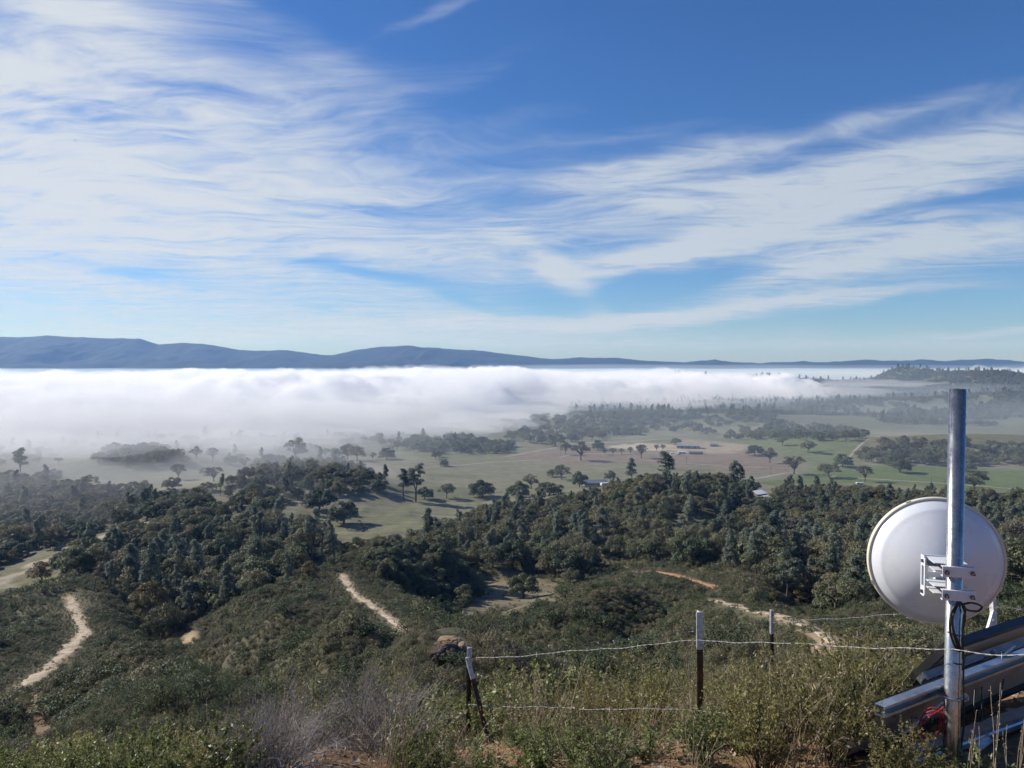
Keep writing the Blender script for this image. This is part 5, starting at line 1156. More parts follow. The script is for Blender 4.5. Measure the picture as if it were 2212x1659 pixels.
def plant_broom(seed):
    g = np.random.default_rng(seed); main = []; tw = []
    for d in radial(g, 24, 0.55):
        ln = bent(g, (g.normal() * 0.05, g.normal() * 0.05, -0.05), d, 0.62 * (0.6 + 0.4 * g.random()), 0.22, 6); main.append(ln)
        for q in range(8):
            i = 2 + int(g.random() * 5); i = min(i, 6); dd = np.array(ln[i]) - np.array(ln[i - 1]); dd = dd / np.linalg.norm(dd) + g.normal(size=3) * 0.22 + np.array((0, 0, 0.3)); tw.append(bent(g, ln[i], dd, 0.18 + 0.26 * g.random(), 0.14, 4))
    sv, sf = ribbon_tubes(main, 0.0055, 0.0020); tv, tf = ribbon_tubes(tw, 0.0017, 0.0007)
    a = leaves_along(g, tw, 16, 0.0072, 0.006, 3.4, 0.2, 0.1)
    return (sv, sf), (np.vstack((tv, a[0])), [tf, a[1] + len(tv)])
def plant_dead(seed, H=0.55, spread=1.0, lean=(0.15, 0)):
    g = np.random.default_rng(seed); main = []; tw = []
    for d in radial(g, 46, spread, lean):
        ln = bent(g, (g.normal() * 0.06, g.normal() * 0.06, -0.03), d, H * (0.55 + 0.6 * g.random()), 0.35, 6); main.append(ln)
        for q in range(7):
            i = 2 + int(g.random() * 5); i = min(i, 6); dd = np.array(ln[i]) - np.array(ln[i - 1]); dd = dd / np.linalg.norm(dd) + g.normal(size=3) * 0.5; tw.append(bent(g, ln[i], dd, 0.06 + 0.17 * g.random(), 0.35, 3))
    sv, sf = ribbon_tubes(main, 0.0040, 0.0013); return (sv, sf), ribbon_tubes(tw, 0.0015, 0.0006)
def plant_grass(seed, n=18, H=0.5):
    g = np.random.default_rng(seed); main = [bent(g, (g.normal() * 0.05, g.normal() * 0.05, -0.03), d, H * (0.5 + 0.7 * g.random()), 0.3, 6, 0.02) for d in radial(g, n, 0.42)]
    sv, sf = ribbon_tubes(main, 0.0017, 0.0009); V, F = leaves_along(g, main, 7, 0.006, 0.004, 4.0, 0.2, 0.75); return (sv, sf), (V, F)
def plant_stalk(seed):
    g = np.random.default_rng(seed); main = [bent(g, (g.normal() * 0.05, g.normal() * 0.03, -0.03), d, 0.62 * (0.6 + 0.5 * g.random()), 0.12, 6) for d in radial(g, 5, 0.2)]
    sv, sf = ribbon_tubes(main, 0.0026, 0.0014, 4); V, F = leaves_along(g, main, 14, 0.007, 0.004, 2.0, 0.2, 0.6); return (sv, sf), (V, F)
PK = {}
def kindp(key, fn, seeds, stem, leaf, H):
    L_ = []
    for s_ in seeds:
        (sv, sf), (V, F) = fn(s_); L_.append((fast_mesh(key + '_stems', sv, sf, [stem]), fast_mesh(key + '_leaves', V, F, [leaf])))
    PK[key] = (L_, H)
kindp('olive', plant_olive, (301, 302, 303, 304), STEM, L_OLIVE, 0.86); kindp('spire', plant_spire, (311, 312, 313), STEM, L_OLIVE, 1.05); kindp('broad', plant_broad, (321, 322, 323), STEM, L_GREEN, 0.40)
kindp('broom', plant_broom, (331, 332, 333), STEM, L_BROOM, 0.88); kindp('dead', plant_dead, (341, 342, 343), L_DEAD, L_DEAD, 0.52); kindp('grass', plant_grass, (351, 352, 353), L_DRY, L_DRY, 0.48); kindp('stalk', plant_stalk, (361, 362), L_DRY, L_DRY, 0.6)
kindp('green', lambda s_: plant_olive(s_, 0.7, 0.75, 26, 30, 0.0165), (371, 372, 373), STEM, L_GREEN, 0.66)
P_NAME = {'olive': 'olive_shrub', 'spire': 'spiry_shrub', 'broad': 'leafy_shrub', 'broom': 'broom_shrub', 'dead': 'dead_shrub', 'grass': 'dry_grass_tuft', 'stalk': 'dry_stalk', 'green': 'green_shrub'}
P_CAT = {'olive': 'shrub', 'spire': 'shrub', 'broad': 'shrub', 'broom': 'shrub', 'dead': 'dead shrub', 'grass': 'grass tuft', 'stalk': 'dry stalk', 'green': 'shrub'}
P_PART = {'olive': 'foliage', 'spire': 'foliage', 'broad': 'foliage', 'broom': 'green_twigs', 'dead': 'fine_twigs', 'grass': 'seed_heads', 'stalk': 'seed_heads', 'green': 'foliage'}
P_TXT = {'olive': 'small leaved olive shrub', 'spire': 'shrub with tall leafy spires', 'broad': 'broad leaved bright green shrub', 'broom': 'wispy broom like shrub', 'dead': 'dry grey twiggy shrub', 'grass': 'tuft of dry straw grass', 'stalk': 'bunch of tall dry straw stalks', 'green': 'fresh green leafy shrub'}
P_STEM = {'dead': 'stems', 'grass': 'blades', 'stalk': 'stalks'}
pl_used = {}
def put_plant(kind, x, y, s, label=None, group=None, sz=1.0, v=None, tilt=0.0):
    pr = PK[kind][0]; v = rnd.randrange(len(pr)) if v is None else v % len(pr)
    e = empty(P_NAME[kind], (x, y, hgt(x, y)), rnd.random() * 6.28); e.scale = (s, s, s * sz); e.rotation_euler[0] = rnd.uniform(-tilt, tilt); e.rotation_euler[1] = rnd.uniform(-tilt, tilt)
    a = bpy.data.objects.new(P_STEM.get(kind, 'stems'), pr[v][0]); b = bpy.data.objects.new(P_PART[kind], pr[v][1])
    for o in (a, b): COL.objects.link(o); o.parent = e
    if kind in ('stalk', 'grass'): b['kind'] = 'stuff'
    pl_used[kind] = pl_used.get(kind, 0) + 1
    return tag(e, label, P_CAT[kind], group)
ENV = ([-100, 0, 120, 260, 400, 520, 640, 700, 745, 800, 850, 900, 960, 1020, 1100, 1180, 1260, 1340, 1420, 1500, 1560, 1640, 1720, 1790, 1840, 1880, 1930, 1980, 2040, 2100, 2150, 2212, 2300],
       [1625, 1615, 1600, 1575, 1560, 1535, 1500, 1480, 1450, 1452, 1470, 1492, 1482, 1462, 1442, 1430, 1425, 1418, 1402, 1425, 1425, 1400, 1396, 1380, 1360, 1352, 1378, 1392, 1440, 1600, 1590, 1575, 1560])
def zone(px, Y):
    "what grows where along the crest, by direction and distance"
    if Y < 5.2:
        if px < 480: return (('olive', .50), ('green', .18), ('grass', .20), ('dead', .12))
        if px < 720: return (('dead', .60), ('grass', .22), ('olive', .18))
        if px < 900: return (('dead', .30), ('grass', .30), ('green', .40))
        if px < 1150: return (('green', .16), ('olive', .50), ('grass', .26), ('stalk', .08))
        if px < 1420: return (('olive', .56), ('green', .08), ('broad', .10), ('grass', .18), ('stalk', .08))
        if px < 1720: return (('olive', .42), ('broad', .14), ('grass', .22), ('spire', .12), ('stalk', .10))
        return (('olive', .56), ('spire', .14), ('grass', .14), ('broad', .08), ('stalk', .08))
    if px < 560: return (('broom', .45), ('olive', .43), ('grass', .12))
    if px < 900: return (('broom', .80), ('olive', .20))
    if px < 1250: return (('broom', .45), ('olive', .35), ('green', .20))
    return (('broom', .40), ('olive', .30), ('spire', .14), ('grass', .10), ('stalk', .06))
gp_ = np.random.default_rng(909); cells = []
Yv = 2.95
while Yv < 11.5:
    sp = 0.185 + 0.06 * (Yv - 3)
    for xv in np.arange(-0.72 * Yv, 0.72 * Yv, sp): cells.append((xv + gp_.uniform(-.45, .45) * sp, Yv + gp_.uniform(-.45, .45) * sp))
    Yv += sp
BARE = [(585, 1610, 770, 1670), (1415, 1560, 1510, 1640), (1320, 1560, 1380, 1625)]
SUNNY = {'olive': 'in the thicket on the hilltop', 'green': 'among the hilltop plants', 'dead': 'on the hilltop', 'grass': 'on the hilltop', 'broom': 'on the brow of the hilltop', 'spire': 'rising from the hilltop thicket', 'broad': 'in the front of the hilltop brush', 'stalk': 'in the hilltop brush'}
WHERE = ((150, 'at the far lower left corner'), (300, 'below the left dirt trail'), (450, 'lower left, before the gully'), (600, 'left of the silvery dead shrub'), (740, 'about the silvery dead shrub'), (860, 'below the tall broom bush'), (985, 'just left of the corner post'), (1110, 'at the corner post'), (1240, 'right of the slanting post'), (1360, 'halfway between the posts'), (1470, 'left of the middle post'), (1560, 'at the middle post'), (1660, 'left of the farther post'), (1760, 'right of the farther post'), (1880, 'left of the leafy spires'), (2030, 'under the dish'), (9999, 'by the steel pole'))
def rank(yv): return 'frontmost' if yv < 3.6 else ('second row' if yv < 4.4 else ('third row' if yv < 5.4 else ('fourth row' if yv < 7.0 else 'on the brow')))
from collections import Counter
for xv, yv in cells:
    zg = hgt(xv, yv); px, py = project(xv, yv, zg); px, py = float(px), float(py)
    if px < -110 or px > 2330: continue
    if any(a < px < c and b < py < d for a, b, c, d in BARE): continue
    # keep the pole, panel and braces free
    rel = Vector((xv, yv, 0)) - Vector((PX, PY, 0)); along = rel.dot(ed); across = rel.dot(fh)
    if along > -0.55 and -0.42 < across < 0.95 and px > 1880 + 0: 
        if gp_.random() < 0.93 or across > -0.1: continue
    if px > 2100 and yv < 3.6 and gp_.random() < 0.8: continue
    env = float(np.interp(px, *ENV)) + gp_.random() ** 1.8 * 80
    if px > 2080: env = max(env, 1600)
    if 930 < px < 1105 and yv < 5.0: env = max(env, 1585 + gp_.random() * 40)          # the corner post and its brace stay clear
    elif 985 < px < 1470 and yv < 4.6: env = max(env, 1538 + gp_.random() * 50)        # so does the lower wire
    elif 1470 <= px < 1550 and yv < 4.1: env = max(env, 1520 + gp_.random() * 30)
    zt = at(px, env, yv)[2]; Hm = zt - zg
    zs = zone(px, yv); u = gp_.random(); acc = 0.0
    for kd, w in zs:
        acc += w
        if u <= acc: break
    nat = PK[kd][1] * (0.85 + 0.55 * gp_.random()); hh = min(nat, Hm)
    if hh < 0.10:
        continue
    if hh < 0.28 and kd in ('broom', 'spire', 'olive'): kd = 'grass' if gp_.random() < 0.3 else 'green'
    if pl_used.get(kd, 0) > 290: kd = 'broom' if kd in ('olive', 'grass') else 'spire'
    if pl_used.get(kd, 0) > 290: continue
    s = hh / PK[kd][1]; s = max(s, 0.30)
    wtxt = next(t for lim, t in WHERE if px < lim)
    dep = rank(yv)
    lab = '%s %s, %s' % (P_TXT[kd], wtxt, dep)
    put_plant(kd, xv, yv, min(s, 1.4), lab, '%ss %s %s' % (P_TXT[kd], dep, wtxt), sz=min(1.0, hh / (PK[kd][1] * min(s, 1.4)) + 0.05), tilt=0.12)
for q in range(230):
    yv = 3.0 + 4.6 * gp_.random() ** 1.2; px = -40 + 2120 * gp_.random(); xv = (px - CX) / FPX * yv; zg = hgt(xv, yv)
    env = float(np.interp(px, *ENV)) + 15 + gp_.random() * 120
    if px > 1900 and yv < 4.2: continue
    if 985 < px < 1090 and yv < 5.0: env = max(env, 1560)
    hh = min(at(px, env, yv)[2] - zg, 0.75); kd = 'stalk' if gp_.random() < 0.3 else 'grass'
    if hh < 0.12 or pl_used.get(kd, 0) > 290: continue
    wtxt = next(t for lim, t in WHERE if px < lim); dep = rank(yv)
    put_plant(kd, xv, yv, hh / PK[kd][1], '%s %s, %s' % (P_TXT[kd], wtxt, dep), '%ss %s %s' % (P_TXT[kd], dep, wtxt), tilt=0.15)
# plants one can point to
def topped(kind, x, ytop, Y, label, v=0, wide=1.0):
    p = at(x, ytop, Y); zg = hgt(p[0], p[1]); h_ = max(0.2, p[2] - zg); s = h_ / PK[kind][1]; e = put_plant(kind, p[0], p[1], s * wide, label, None, 1.0 / wide, v); return e
for a in (('broom', 775, 1436, 5.6, 'tall dark broom bush standing up left of the corner post', 0, 1.7), ('broom', 840, 1458, 5.8, 'second broom bush just right of the tall dark one', 1, 1.4), ('dead', 640, 1585, 3.75, 'big silvery dead shrub near the bottom left', 0, 1.9), ('dead', 560, 1600, 3.6, 'low silvery dead shrub left of the big one', 1, 1.9), ('dead', 700, 1570, 4.1, 'silvery dead twigs right behind the big dead shrub', 2, 1.3),
          ('dead', 835, 1520, 4.7, 'purple grey dead shrub below the tall broom bush', 2, 1.2), ('dead', 880, 1540, 4.5, 'grey dead shrub between the broom bush and the green shrub', 1, 1.0), ('green', 925, 1498, 5.3, 'fresh green shrub left of the corner post', 0, 1.2),
          ('spire', 1665, 1500, 3.7, 'spiny upright shrub right of the middle post', 0, 1.0), ('spire', 1760, 1450, 3.5, 'tall spiny shrub with a dark trunk right of the middle post', 1, 1.1), ('spire', 1868, 1352, 4.0, 'tallest leafy spire near the dish', 2, .8), ('spire', 1840, 1375, 4.2, 'leafy spire left of the tallest one near the dish', 0, .8), ('spire', 1925, 1375, 3.9, 'leafy spire under the left rim of the dish', 1, .8), ('spire', 1565, 1440, 4.6, 'thin leafy spire between the two posts', 1, .7),
          ('broad', 1490, 1540, 3.5, 'broad leaved sprig rising before the middle post', 0, 1.1), ('broad', 1530, 1560, 3.35, 'second broad leaved sprig before the middle post', 1, 1.2), ('broad', 1600, 1585, 3.3, 'broad leaved sprigs at the bottom right of the middle post', 2, 1.3), ('broad', 1400, 1600, 3.2, 'low bright green clump at the bottom edge', 1, 1.6), ('broad', 1330, 1620, 3.1, 'bright green clump left of the bare orange soil', 0, 1.5),
          ('olive', 1960, 1470, 3.35, 'dense olive shrub at the end of the strut channel', 1, 1.2), ('olive', 1900, 1450, 3.5, 'olive shrub left of the strut end', 2, 1.2), ('olive', 1820, 1440, 3.6, 'rounded olive shrub between spires', 3, 1.2), ('broad', 2068, 1585, 2.78, 'small green sprig in front of the pole foot', 2, .9), ('broad', 2120, 1610, 2.8, 'small green sprig right of the pole foot', 1, 1.0), ('olive', 1985, 1590, 2.72, 'low olive shrub under the strut channel', 0, 1.5), ('olive', 1925, 1540, 2.74, 'olive shrub covering the end of the strut channel', 3, 1.0), ('spire', 1950, 1560, 2.70, 'twiggy shrub before the strut end', 2, .9),
          ('stalk', 2095, 1520, 2.72, 'dry stalks crossing the pole foot', 0, .8), ('stalk', 2160, 1500, 2.7, 'tall dry stalks right of the pole', 1, .8), ('stalk', 2205, 1490, 2.75, 'dry stalks at the right picture edge', 0, .8), ('stalk', 1745, 1440, 4.4, 'dry stalks before the farther post', 1, .8), ('dead', 2040, 1335, 4.6, 'pale leafless twig sticking up under the dish', 1, .28),
          ('grass', 700, 1560, 3.3, 'dry grass tuft on the bare soil at the bottom', 0, 1.0), ('grass', 780, 1575, 3.3, 'dry grass tuft right of the bare soil at the bottom', 1, 1.1), ('stalk', 850, 1560, 3.4, 'pale stalks right of the bottom dry grass', 1, .9), ('stalk', 905, 1575, 3.3, 'pale bent stalks before the green shrub', 0, 1.0), ('grass', 640, 1600, 3.25, 'dry grass tuft under the silvery shrub', 2, 1.1)):
    topped(*a)
# litter and stones on the bare soil
peb = []
for k in range(3):
    g = np.random.default_rng(500 + k); bm = bmesh.new(); bmesh.ops.create_icosphere(bm, subdivisions=1, radius=0.5)
    for v in bm.verts: v.co *= 0.75 + 0.5 * g.random()
    me = bpy.data.meshes.new('pebble'); bm.to_mesh(me); bm.free(); me.materials.append(plain('pebble_stone_%d' % k, ((0.36, 0.24, 0.15), (0.30, 0.23, 0.17), (0.24, 0.155, 0.09))[k], 0.95, spec=0.1, var=0.3, scale=4)); peb.append(me)
g = np.random.default_rng(606); lv, lf = quads(g.normal(size=(1, 3)) * 0, np.array([[0.1, 0.2, 1.0]]), [1.0], g, 2.4); peb.append(fast_mesh('dry_leaf', lv, lf, [L_DRY])); tv, tf = ribbon_tubes([[(-.5, 0, 0), (0, .05, .04), (.5, -.05, 0)]], 0.02, 0.012); peb.append(fast_mesh('fallen_twig', tv, tf, [L_DEAD]))
n = 9000; Y = 2.4 + 3.6 * g.random(n) ** 1.3; X = (g.random(n) - 0.5) * 1.44 * Y; Z = ground_z(X, Y); k = g.random(n); idx = np.where(k < .5, (g.random(n) * 3).astype(int), np.where(k < .75, 3, 4)); s = np.where(idx < 3, 0.006 + 0.016 * g.random(n) ** 2.5, np.where(idx == 3, 0.02, 0.10 * g.random(n) + 0.04))
scatter('ground_litter', np.stack((X, Y, Z + 0.003), -1), np.stack((g.normal(size=n) * .3, g.normal(size=n) * .3, g.random(n) * 6.28), -1), np.repeat(s[:, None], 3, 1), idx, peb, 'pebbles, dry leaves and twigs littering the hilltop soil', 'litter')
print('plants', pl_used)
# ---------------------------------------------------------------- ranch buildings, vehicles, poles, cattle, a bird
def m_metal_roof(name, col): return plain(name, col, 0.5, 0.1, var=0.12, scale=0.6)
def gable(name, label, foot, size, rz, wallc, roofc, eave=0.5, pitch=0.28, openings=(), ridge_x=True, lean=None):
    "house with walls, two roof slopes, windows and doors; size = (length, depth, wall height)"
    p = foot; e = empty(name, (p[0], p[1], p[2] - 0.1), rz); tag(e, label, 'building')
    Lx, Ly, H = size; wm = plain(name + '_wall', wallc, 0.8, var=0.12, scale=0.8); rm = m_metal_roof(name + '_roof', roofc); h2 = Ly / 2 * pitch * 2 if lean is None else 0
    rise = Ly / 2 * math.tan(math.atan(pitch * 1.6))
    mb = MB(); x, y = Lx / 2, Ly / 2
    mb.add([(-x, -y, -1), (x, -y, -1), (x, y, -1), (-x, y, -1), (-x, -y, H), (x, -y, H), (x, y, H), (-x, y, H), (-x, 0, H + rise), (x, 0, H + rise)],
           [(0, 1, 5, 4), (2, 3, 7, 6), (1, 2, 6, 9, 5), (3, 0, 4, 8, 7)]); mb.build('wall', wm, e)
    for sg in (-1, 1):
        yo = y + eave; zo = H - rise * eave / y; xo = x + eave; t = 0.18; mb = MB()
        a = [(-xo, sg * yo, zo + .06), (xo, sg * yo, zo + .06), (xo, 0, H + rise + .06), (-xo, 0, H + rise + .06)]
        mb.add(a + [(q[0], q[1], q[2] + t) for q in a], [(0, 1, 2, 3), (7, 6, 5, 4), (0, 4, 5, 1), (1, 5, 6, 2), (2, 6, 7, 3), (3, 7, 4, 0)]); rf = mb.build('roof', rm, e)
        for k in range(int(Lx / 1.2)):
            xx_ = -xo + 0.6 + k * 1.2; mb = MB(); mb.tube([(xx_, sg * yo, zo + .26), (xx_, 0, H + rise + .26)], 0.05, 4); mb.build('roof_seam', rm, rf)
    gm = plain(name + '_opening', (0.02, 0.022, 0.026), 0.25, var=0.2); fm = plain(name + '_trim', (0.6, 0.58, 0.55), 0.6, var=0.05)
    for kind, cx_, cz_, w, h in openings:
        mb = MB(); mb.box((cx_, -y - 0.03, cz_), (w, 0.10, h)); f = mb.build('window' if kind == 'w' else 'door', gm, e)
        mb = MB(); mb.box((cx_, -y - 0.06, cz_ + h / 2 + 0.06), (w + 0.24, 0.10, 0.12)); mb.box((cx_ - w / 2 - .06, -y - 0.06, cz_), (0.12, 0.10, h)); mb.box((cx_ + w / 2 + .06, -y - 0.06, cz_), (0.12, 0.10, h)); mb.build('frame', fm, f)
    return e
fp = floorpt
def fl(x, y): p = floorpt(x, y); return (p[0], p[1], hgt(p[0], p[1]))
gable('long_barn', 'long low barn with a blue grey roof at the ranch yard', fl(1487, 970), (29, 10, 3.4), R(-14), (0.12, 0.12, 0.13), (0.23, 0.265, 0.30), 0.7, 0.16, (('d', -8, 1.6, 3.4, 3.0), ('d', 0, 1.6, 3.4, 3.0), ('d', 8, 1.6, 3.4, 3.0), ('w', 12.6, 2.1, 1.4, 1.0)))
gable('ranch_shed', 'small dark shed right of the long barn', fl(1542, 968), (10, 7, 2.6), R(-10), (0.20, 0.16, 0.15), (0.22, 0.20, 0.21), 0.4, 0.2, (('d', 0, 1.2, 2.2, 2.2),))
gable('pale_shed', 'small white walled shed before the long barn', fl(1473, 980), (9, 5, 2.6), R(-6), (0.50, 0.49, 0.47), (0.52, 0.53, 0.54), 0.3, 0.12, (('d', -2, 1.1, 1.6, 2.0), ('w', 2, 1.6, 1.2, 0.9)))
gable('dark_shed', 'low dark shed at the right of the white walled shed', fl(1503, 981), (16, 7, 2.4), R(-5), (0.05, 0.05, 0.06), (0.10, 0.105, 0.12), 0.5, 0.16, (('d', 0, 1.1, 2.6, 2.1),))
def gh(x, y, dmin=200): return tuple(hit(x, y, dmin))
p = gh(1284, 1048); gable('ranch_house', 'blue grey roofed house among oaks on the hill shoulder', p, (20, 11, 3.0), R(4), (0.22, 0.20, 0.19), (0.125, 0.145, 0.18), 0.9, 0.22, (('w', -6, 1.6, 1.6, 1.2), ('d', -2, 1.1, 1.2, 2.1), ('w', 3, 1.6, 2.0, 1.2), ('w', 7, 1.6, 1.6, 1.2)))
p = gh(1137, 1086); gable('blue_shed', 'small shed with a pale blue metal roof beside oaks', p, (11, 8.5, 2.3), R(-3), (0.42, 0.36, 0.30), (0.50, 0.60, 0.68), 0.8, 0.14, (('d', 1.5, 1.0, 3.0, 1.9), ('w', -3, 1.4, 1.2, 0.9)))
p = gh(1648, 1092); e = gable('white_roof_house', 'pink walled house with a bright white roof in the right wood', p, (8.5, 9, 4.4), R(38), (0.26, 0.205, 0.205), (0.76, 0.76, 0.74), 0.7, 0.24, (('w', -1.8, 2.6, 1.0, 1.0), ('d', 1.8, 1.1, 1.2, 2.1)))
p = gh(1640, 1085); e = gable('white_roof_annex', 'lower white roofed wing behind the pink walled house', (p[0] + 2, p[1] + 11, p[2] - 0.5), (9, 8, 4.8), R(38), (0.26, 0.205, 0.205), (0.74, 0.74, 0.73), 0.7, 0.24, (('w', 0, 2.4, 1.0, 1.0),))
# trailer and cars
TYRE = plain('tyre', (0.02, 0.02, 0.02), 0.8, var=0.1); GLASS = plain('dark_glass', (0.02, 0.025, 0.03), 0.1, var=0.05)
def vehicle(name, label, cat, foot, rz, col, kind):
    e = empty(name, foot, rz); tag(e, label, cat); pm = plain(name + '_paint', col, 0.3, var=0.03)
    if kind == 'trailer':
        prof_ = [(-3.4, 0.5), (3.4, 0.5), (3.7, 1.0), (3.7, 2.3), (3.3, 2.9), (-3.3, 2.9), (-3.6, 2.5), (-3.6, 0.9)]; W = 2.3; wx = (-0.5, 0.4)
    elif kind == 'truck':
        prof_ = [(-2.8, 0.5), (2.7, 0.5), (2.8, 1.05), (1.5, 1.15), (0.9, 1.85), (-0.7, 1.85), (-0.9, 1.15), (-2.8, 1.1)]; W = 1.9; wx = (-1.8, 1.7)
    else:
        prof_ = [(-2.2, 0.4), (2.2, 0.4), (2.3, 0.8), (1.2, 0.95), (0.6, 1.5), (-1.2, 1.5), (-2.0, 0.95), (-2.3, 0.9)]; W = 1.75; wx = (-1.4, 1.4)
    mb = MB(); mb.prism(prof_, (0, W / 2, 0), (0, -W / 2, 0)); mb.build('body', pm, e)
    for sx in wx:
        for sy in (-1, 1):
            mb = MB(); mb.tube([(sx, sy * (W / 2 - 0.22), 0.36), (sx, sy * (W / 2 + 0.03), 0.36)], 0.36, 12); mb.build('wheel', TYRE, e)
    for sy in (-1, 1):
        mb = MB()
        if kind == 'trailer': mb.box((-1.6, sy * (W / 2 + 0.01), 1.9), (1.4, 0.05, 0.6)); mb.box((1.8, sy * (W / 2 + 0.01), 1.9), (1.2, 0.05, 0.6))
        else: mb.box((0.0, sy * (W / 2 + 0.01), prof_[4][1] - 0.27), (1.2, 0.05, 0.38))
        mb.build('window', GLASS, e)
p = gh(1306, 1050); vehicle('travel_trailer', 'white travel trailer parked right of the house on the hill shoulder', 'trailer', (p[0], p[1], p[2] + 0.1), R(20), (0.80, 0.80, 0.80), 'trailer')
p = gh(1322, 1052); vehicle('pickup_truck', 'dark pickup parked beside the white trailer', 'truck', (p[0], p[1], p[2] + 0.1), R(-20), (0.03, 0.035, 0.04), 'truck')
for x, y, rz, c, k, nm, lab in ((1440, 979, 10, (.04, .04, .05), 'truck', 'pickup_truck', 'dark pickup parked left of the white walled shed'), (1452, 980, -4, (.7, .7, .7), 'car', 'parked_car', 'white car left of the white walled shed'), (1466, 982, 30, (.10, .11, .13), 'car', 'parked_car', 'grey car in front of the white walled shed'), (1858, 1049, 5, (.75, .75, .75), 'trailer', 'travel_trailer', 'white trailer below the green field next to the leafless poplar')):
    q = fl(x, y); vehicle(nm, lab, 'car' if k == 'car' else ('truck' if k == 'truck' else 'trailer'), (q[0], q[1], q[2] + 0.05), R(rz), c, k)
WOOD = plain('weathered_pole_wood', (0.075, 0.06, 0.05), 0.9, spec=0.1, var=0.3, scale=3.0)
def upole(x, yb, h, label, cross=True, lean=0.0):
    q = fl(x, yb); e = empty('utility_pole', q); tag(e, label, 'utility pole', 'utility poles in the valley'); mb = MB(); mb.tube([(0, 0, -1), (lean * h, 0, h)], [0.17, 0.11], 8); mb.build('pole_shaft', WOOD, e)
    if cross:
        mb = MB(); mb.box((lean * h, -0.12, h - 0.7), (2.4, 0.12, 0.14)); ca_ = mb.build('crossarm', WOOD, e)
        for s_ in (-1.05, -0.4, 0.4, 1.05): mb = MB(); mb.tube([(lean * h + s_, -0.12, h - 0.63), (lean * h + s_, -0.12, h - 0.4)], 0.05, 6); mb.build('insulator', WOOD, ca_)
for x, y, h, lab, c in ((2012, 1051, 9.4, 'plain utility pole left of the steel pole in the green field', False), (2041, 1057, 9.0, 'utility pole with crossarm next to the steel pole', True), (2049, 1050, 9.6, 'utility pole nearest the left edge of the steel pole', False), (1483, 1004, 8.2, 'utility pole on the ploughed field before the ranch', True), (1665, 1027, 8.4, 'utility pole at the end of the white field road', True), (1211, 985, 8.0, 'utility pole by the bend of the field road', True), (1700, 1020, 3.0, 'short field post at the corner of the green field', False)):
    upole(x, y, h, lab, c)
q = gh(202, 1279, 100); e = empty('leaning_stake', q); tag(e, 'dark leaning wooden pole beside the left dirt trail', 'wooden pole'); mb = MB(); mb.tube([(0, 0, -.5), (0.9, 0, 4.6)], [0.16, 0.10], 7); mb.build('stake_shaft', WOOD, e); mb = MB(); mb.box((0.78, -0.1, 4.0), (1.2, 0.1, 0.12)); mb.build('crossarm', WOOD, e)
q = gh(1343, 1310 - 10, 100); e = empty('dead_snag', gh(1340, 1300, 100)); tag(e, 'burnt snag sticking up at the edge of the brown clearing', 'snag'); mb = MB(); mb.tube([(0, 0, -.5), (0.1, 0, 1.4), (-0.25, 0, 2.6)], [0.14, 0.10, 0.04], 6); mb.build('snag_stem', WOOD, e)
e.location = gh(1216, 1318, 100)
# white rail fence pieces round the yard
# cattle
HIDE = plain('black_hide', (0.018, 0.015, 0.014), 0.7, var=0.3, scale=2.0)
def cow_mesh(graze):
    "one continuous skin over a jointed frame"
    V = [(0, 0, 1.18), (0.45, 0, 1.20), (0.85, 0, 1.22), (-0.5, 0, 1.2), (-0.85, 0, 1.24)]; E_ = [(0, 1), (1, 2), (0, 3), (3, 4)]; Rr = [0.36, 0.36, 0.30, 0.35, 0.28]
    def ch(start, pts, rs):
        k = start
        for p, r_ in zip(pts, rs): V.append(p); Rr.append(r_); E_.append((k, len(V) - 1)); k = len(V) - 1
    if graze: ch(2, [(1.15, 0, 1.0), (1.35, 0, 0.62), (1.5, 0, 0.25), (1.62, 0, 0.08)], [0.2, 0.15, 0.13, 0.08])
    else: ch(2, [(1.15, 0, 1.38), (1.38, 0, 1.52), (1.62, 0, 1.44), (1.8, 0, 1.32)], [0.2, 0.16, 0.14, 0.09])
    for sy in (-1, 1):
        ch(2, [(0.72, sy * 0.2, 0.85), (0.72, sy * 0.2, 0.48), (0.70, sy * 0.2, 0.0)], [0.14, 0.08, 0.07])
        ch(4, [(-0.82, sy * 0.2, 0.92), (-0.98, sy * 0.2, 0.5), (-0.88, sy * 0.2, 0.0)], [0.17, 0.085, 0.07])
    ch(4, [(-1.12, 0, 1.2), (-1.2, 0, 0.75), (-1.2, 0, 0.5)], [0.05, 0.03, 0.045])
    me = bpy.data.meshes.new('cow_frame'); me.from_pydata(V, E_, []); o = bpy.data.objects.new('cow_frame', me); COL.objects.link(o)
    o.modifiers.new('skin', 'SKIN'); sk = me.skin_vertices[0].data
    for i, r_ in enumerate(Rr): sk[i].radius = (r_, r_)
    sk[0].use_root = True; o.modifiers.new('sub', 'SUBSURF').levels = 1
    dg_ = bpy.context.evaluated_depsgraph_get(); m2 = bpy.data.meshes.new_from_object(o.evaluated_get(dg_)); m2.name = 'cow'; m2.materials.clear(); m2.materials.append(HIDE)
    bpy.data.objects.remove(o); bpy.data.meshes.remove(me); return m2
cows = [cow_mesh(True), cow_mesh(False)]
herd = [(854.8, 1320), (869, 1326.5), (881.7, 1326.5), (892.5, 1328), (904.8, 1319.5), (902.5, 1325), (906.4, 1327.5), (910.5, 1330), (916, 1329.5), (914.3, 1321), (909.5, 1321), (919.5, 1322), (907.6, 1334)]
herd_t = ['black cow standing apart at the left end of the herd', 'black cow in the open left of the packed herd', 'black cow in the open beside the packed herd', 'small black cow between the open pair and the packed herd']
